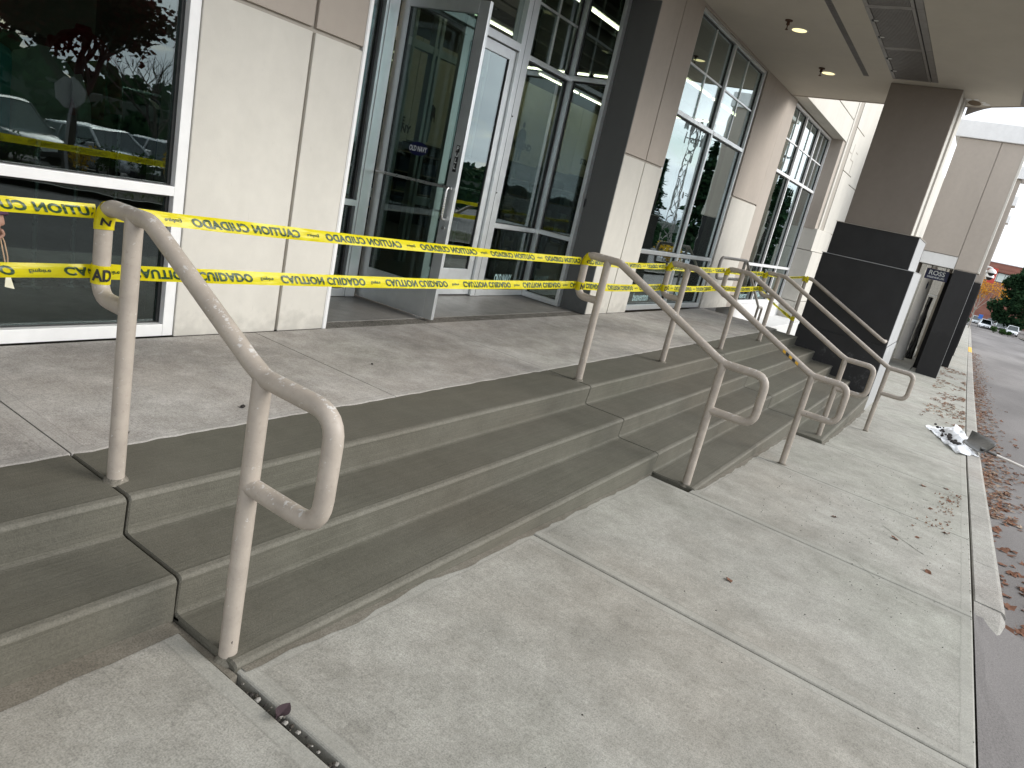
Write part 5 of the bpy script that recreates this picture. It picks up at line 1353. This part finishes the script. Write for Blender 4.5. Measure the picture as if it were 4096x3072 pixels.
for i in range(14): shrub(3.5+i*.9+rnd.uniform(-.2, .2), -10.4+rnd.uniform(-.5, .4), zs(6)-.03, rnd.uniform(.35, .6), 'green' if i % 3 else 'yellow', 'low bush in the verge mirrored in the near window', 40+i, 420, 'low bushes on the verge', .06)
for k, (x, y, s) in enumerate(((50.5, -11, 1.3), (58.3, -11, 1.0))): shrub(x, y, zs(x)-.03, s, 'yellow', ('larger' if k == 0 else 'smaller')+' yellow autumn bush mirrored in the gridded window', 80+k, 700, None, .14)
for k, (x, y, h) in enumerate(((107.5, -30, 17.5), (116, -30, 18.5), (100, -34, 13), (124, -32, 15))): conifer(x, y, zs(x)-.2, h, 21+k, 'tall dark conifer in the row mirrored in the gridded window', .17, 2600, 'conifers mirrored in the gridded window')
for k, (x, y, h) in enumerate(((112, -20, 15.5), (133, -24, 15.5))): conifer(x, y, zs(x)-.2, h, 31+k, 'bushy conifer mirrored in the farthest window', .26, 2600, 'conifers mirrored in the farthest window')
for k, (x, y, h) in enumerate(((42, -25, 5.4), (46, -26, 4.3), (38.5, -25.5, 3.8))): conifer(x, y, zs(x)-.2, h, 35+k, 'small conifer mirrored in the door glass', .24, 1500, 'conifers mirrored in the door glass')
# lattice antenna mast
mt = tag(empty('antenna_mast', (136.4, -45, zs(136))), 'lattice phone mast with antennas mirrored in the gridded window', 'antenna mast')
q = MB(); H = 24; n = 12
for i in range(n):
    z0, z1 = H*i/n, H*(i+1)/n; w0, w1 = 1.5-1.0*i/n, 1.5-1.0*(i+1)/n
    cs0 = [(w0*math.cos(2.094*k), w0*math.sin(2.094*k), z0) for k in range(3)]; cs1 = [(w1*math.cos(2.094*k), w1*math.sin(2.094*k), z1) for k in range(3)]
    for k in range(3): q.tube([cs0[k], cs1[k]], .10, 5, False); q.tube([cs0[k], cs1[(k+1) % 3]], .055, 4, False); q.tube([cs0[(k+1) % 3], cs1[k]], .055, 4, False)
q.build('lattice', 'vent', mt)
for k in range(16): 
    a = k*.785; zz = 20.5 if k < 8 else 23; box('antenna', 2.0*math.cos(a)-.15, 2.0*math.cos(a)+.15, 2.0*math.sin(a)-.15, 2.0*math.sin(a)+.15, zz, zz+2.0, 'vent', mt, 0); q = MB(); q.tube([(0, 0, zz+1), (2.0*math.cos(a), 2.0*math.sin(a), zz+1)], .06, 5); q.build('strut', 'vent', mt)
q = MB(); q.tube([(1.0, 1.6, 16.2), (1.0, 2.0, 16.2)], 1.1, 20); q.build('dish', 'fixture', mt, True)
lp = tag(empty('parking_lamp', (84, -14, zs(84)-.2)), 'double-headed parking lot lamp mirrored in the farthest window', 'street lamp'); pipe('pole', [(0, 0, 0), (0, 0, 14.0)], .11, 'black_m', lp, 8); box('lamp_head', -.35, .35, -.9, -.2, 13.9, 14.1, 'black_m', lp, .03); box('lamp_head', 1.4, 2.4, -.4, .4, 13.9, 14.1, 'black_m', lp, .03); pipe('arm', [(-.4, 0, 13.95), (1.6, 0, 13.95)], .05, 'black_m', lp, 6)
# wooded ridge
V = []; F = []; nx2 = 90
for i in range(nx2+1):
    x = -150+500*i/nx2; hh = 1.9+1.3*noise.noise(Vector((x*.02, 0, 0)))+.9*noise.noise(Vector((x*.15, 3, 0)))
    for y, z in ((-52, -5), (-62, hh*.55), (-75, hh), (-110, -5)): V.append((x, y, z))
for i in range(nx2):
    for j in range(3): F.append((i*4+j, i*4+4+j, i*4+5+j, i*4+1+j))
struct(pymesh('hill', V, F, 'hill'))
rg = random.Random(99); V = []; F = []
for i in range(9000):
    x = rg.uniform(-60, 170); t = rg.random(); hh = 1.9+1.3*noise.noise(Vector((x*.02, 0, 0)))+.9*noise.noise(Vector((x*.15, 3, 0))); z = -3+(hh+4.5)*t*(.8+.3*rg.random()); y = -52-18*t; s = rg.uniform(.5, 1.3)
    u = Vector((rg.gauss(0, 1), rg.gauss(0, 1), rg.gauss(0, 1))).normalized(); w = u.orthogonal().normalized(); p = Vector((x, y, z)); n0 = len(V); V += [p-u*s, p+w*s*.6, p+u*s, p-w*s*.6]; F.append((n0, n0+1, n0+2, n0+3))
o = pymesh('wooded_ridge', V, F, 'evergreen'); o['kind'] = 'stuff'; o['label'] = 'dark wooded ridge far across the parking lot'; o['category'] = 'wood'

# ------------------------------------------------------------------ cars
def car(x, y, z, rot, paint, label, suv=True, group=None):
    t = tag(empty('parked_car', (x, y, z)), label, 'car', group); t.rotation_euler[2] = rot
    L_ = 4.6; H1 = .98 if suv else .88; H2 = 1.66 if suv else 1.42
    # body stations along +X (front): (x, z_low, z_top, half width)
    stn = [(-2.30, .45, .80, .72), (-2.22, .36, H1-.02, .84), (-1.6, .30, H1+.02, .90), (-.4, .28, H1, .92), (.75, .28, H1-.01, .92), (1.5, .30, H1-.10, .89), (2.05, .34, H1-.22, .82), (2.28, .42, .66, .68)]
    V = []; F = []; pr = [(-1, 0), (-1.0, .25), (-1.0, .62), (-.94, .86), (-.80, 1.0), (.80, 1.0), (.94, .86), (1.0, .62), (1.0, .25), (1, 0)]
    k = len(pr)
    for sx, zl0, zt0, hw in stn:
        for a, b in pr: V.append((sx, a*hw, zl0+(zt0-zl0)*b))
    for i in range(len(stn)-1):
        for j in range(k): F.append((i*k+j, (i+1)*k+j, (i+1)*k+(j+1) % k, i*k+(j+1) % k))
    F.append(tuple(range(k))); F.append(tuple((len(stn)-1)*k+j for j in range(k-1, -1, -1)))
    pymesh('body', V, F, paint, t, True)
    # glasshouse with roof
    gx = [(-2.05, -1.65, .78, .62), (.95, .15, .82, .66)]
    xb0, xr0, xb1, xr1 = -2.08, -1.75, 1.05, .25
    zb_, zr = H1-.03, H2
    Vg = [(xb0, -.82, zb_), (xb0, .82, zb_), (xb1, .84, zb_), (xb1, -.84, zb_), (xr0, -.64, zr-.03), (xr0, .64, zr-.03), (xr1, .66, zr), (xr1, -.66, zr)]
    q = MB(); q.add(Vg, [(0, 1, 5, 4), (2, 3, 7, 6), (0, 4, 7, 3), (1, 2, 6, 5), (4, 5, 6, 7)]); q.build('window', 'carglass', t)
    q = MB(); q.add([(xr0-.06, -.66, zr-.045), (xr0-.06, .66, zr-.045), (xr1+.06, .68, zr-.02), (xr1+.06, -.68, zr-.02), (xr0+.1, -.58, zr+.02), (xr0+.1, .58, zr+.02), (xr1-.1, .6, zr+.03), (xr1-.1, -.6, zr+.03)], [(3, 2, 1, 0), (4, 5, 6, 7), (0, 1, 5, 4), (1, 2, 6, 5), (2, 3, 7, 6), (3, 0, 4, 7)]); q.build('roof', paint, t, False, .02)
    for sy in (-1, 1):
        q = MB()
        for (a, b) in (((xb0, sy*.825, zb_), (xr0, sy*.645, zr-.03)), ((-.95, sy*.838, zb_), (-.9, sy*.655, zr-.02)), ((xb1, sy*.845, zb_), (xr1, sy*.665, zr-.01))): q.tube([a, b], .04, 6)
        q.build('pillar', paint, t)
        box('headlight', 2.02, 2.24, sy*.62-.16, sy*.62+.16, .64, .76, 'lamp', t, .03); box('tail_light', -2.31, -2.2, sy*.68-.12, sy*.68+.12, .72, .92, 'red', t, .02)
        box('mirror', .72, .86, sy*1.0-.09, sy*1.0+.09, H1-.02, H1+.12, paint, t, .03)
        for wx in (-1.42, 1.42):
            w = empty('wheel', (wx, sy*.82, .33), t); q = MB(); q.tube([(0, -.11, 0), (0, .11, 0)], .335, 22); q.build('tyre', 'tyre', w, True); q = MB(); q.tube([(0, sy*.10, 0), (0, sy*.118, 0)], .21, 16); q.build('rim', 'rim', w)
    box('grille', 2.20, 2.295, -.42, .42, .46, .66, 'black_m', t, .01); box('bumper', 2.1, 2.33, -.74, .74, .32, .46, 'black_m', t, .03); box('number_plate', 2.296, 2.34, -.25, .25, .47, .57, 'decal', t, .004)
zp = lambda x: zs(x)-.20
car(12.2, -15.4, zp(12), R(80), 'carsilver', 'silver parked car mirrored in the middle of the near window', False)
car(15.0, -15.6, zp(15), R(84), 'carwhite', 'white parked car mirrored at the right of the near window', False)
car(9.4, -15.6, zp(9), R(82), 'cardark', 'dark parked car mirrored left of centre in the near window', True)
car(6.6, -15.6, zp(7), R(82), 'carwhite', 'white parked car mirrored toward the left of the near window', True)
car(3.8, -15.7, zp(4), R(82), 'carsilver', 'silver parked car mirrored at the far left of the near window', True)
car(64.5, -14.6, zp(64), R(95), 'carwhite', 'white parked car mirrored low in the gridded window', False)

# ------------------------------------------------------------------ far end of the road
struct(pymesh('far_lot', [(140, 8, zs(140)-.15), (140, -40, zs(140)-.15), (260, -40, zs(160)-.15), (260, 8, zs(160)-.15)], [(0, 1, 2, 3)], 'asphalt'))
car(150, -2.95, zs(150)-.12, R(186), 'carwhite', 'white car at the left of the far parked row', True)
car(162, -5.6, zs(160)-.10, R(190), 'cardark', 'dark car in the middle of the far parked row', True)
car(146, -6.9, zs(146)-.1, R(176), 'carwhite', 'white car at the right of the far parked row', True)
car(166, -1.6, zs(160)-.1, R(184), 'carsilver', 'silver car behind the white one at the far left', True)
car(172, -4.2, zs(160)-.1, R(178), 'cardark', 'second dark car deeper in the far lot', True)
for k, (x, y, r_) in enumerate(((139, -4.2, .8), (138, -5.3, .7), (137.5, -6.2, .6), (150, .2, 1.2), (148, 1.2, 1.3))): shrub(x, y, zs(x)-.2, r_, 'green', ('low green hedge clump before the far parked cars' if k < 3 else 'dark bush at the far end of the facade'), 120+k, 600, 'hedge clumps before the far cars' if k < 3 else 'bushes at the far facade end', .16)
def broad_tree(x, y, z, h, w, seed, m, n, ls, label):
    rg = random.Random(seed); t = tag(empty('tree', (x, y, z)), label, 'tree'); q = MB(); tips = []
    q.tube([(0, 0, -.3), (.1, 0, h*.3), (0, .1, h*.8)], h*.025, 8, False, h*.008)
    C_ = []
    for i in range(46):
        f = rg.random(); zz = h*(.16+.80*f); rad = w*math.sin(math.pi*min(1, .22+.74*f))**.7*rg.random()**.5; a = rg.uniform(0, 6.28); p = (rad*math.cos(a), rad*math.sin(a), zz); C_.append((*p, w*rg.uniform(.16, .34)))
        q.tube([(0, 0, zz*.7), (p[0]*.6, p[1]*.6, zz*.9), p], .07, 5, False, .02)
    q.build('trunk', 'bark', t, True); V, F = leaf_cloud(C_, n, ls, seed+1); pymesh('crown', V, F, m, t)
broad_tree(152, -6.6, zs(152)-.3, 12.0, 4.0, 61, 'evergreen', 11000, .42, 'big dark green tree before the far brick building')
broad_tree(170, -12.5, zs(160)-.3, 15, 5.0, 63, 'green', 9000, .5, 'second big green tree at the right edge before the brick building')
tree(112, -.55, zs(112)-.3, 7.4, 62, 'orange', 1300, .20, 'pale-barked tree with sparse orange leaves at the far facade end', 'tree', 'palebark', lev=4, spread=.9, tr=.10)
hp_ = tag(empty('blue_sign', (140, -1.75, zs(140))), 'small blue parking sign on a post before the far cars', 'sign'); pipe('post', [(0, 0, -.3), (0, 0, 2.2)], .04, 'vent', hp_, 6); box('plate', -.04, -.02, -.3, .3, 1.5, 2.2, 'blue', hp_, .01)
bb = tag(empty('brick_building', (200, -6, -4.5)), 'red brick building with a long band of pale windows in the distance', 'building')
box('wall', -1, 10, -30, 14, -1, 9.4, 'brick', bb, 0); box('wall', -1, 10, -30, 14, 11.6, 13.6, 'brick', bb, 0); box('band_back', .1, 10, -30, 14, 9.4, 11.6, 'gasket', bb, 0); box('coping', -1.15, 10, -30.1, 14.1, 13.6, 13.8, 'aluwhite', bb, .02)
for i in range(29): box('pane', -.25, -.15, -29.5+i*1.5, -28.1+i*1.5, 9.55, 11.45, 'bandglass', bb, 0)
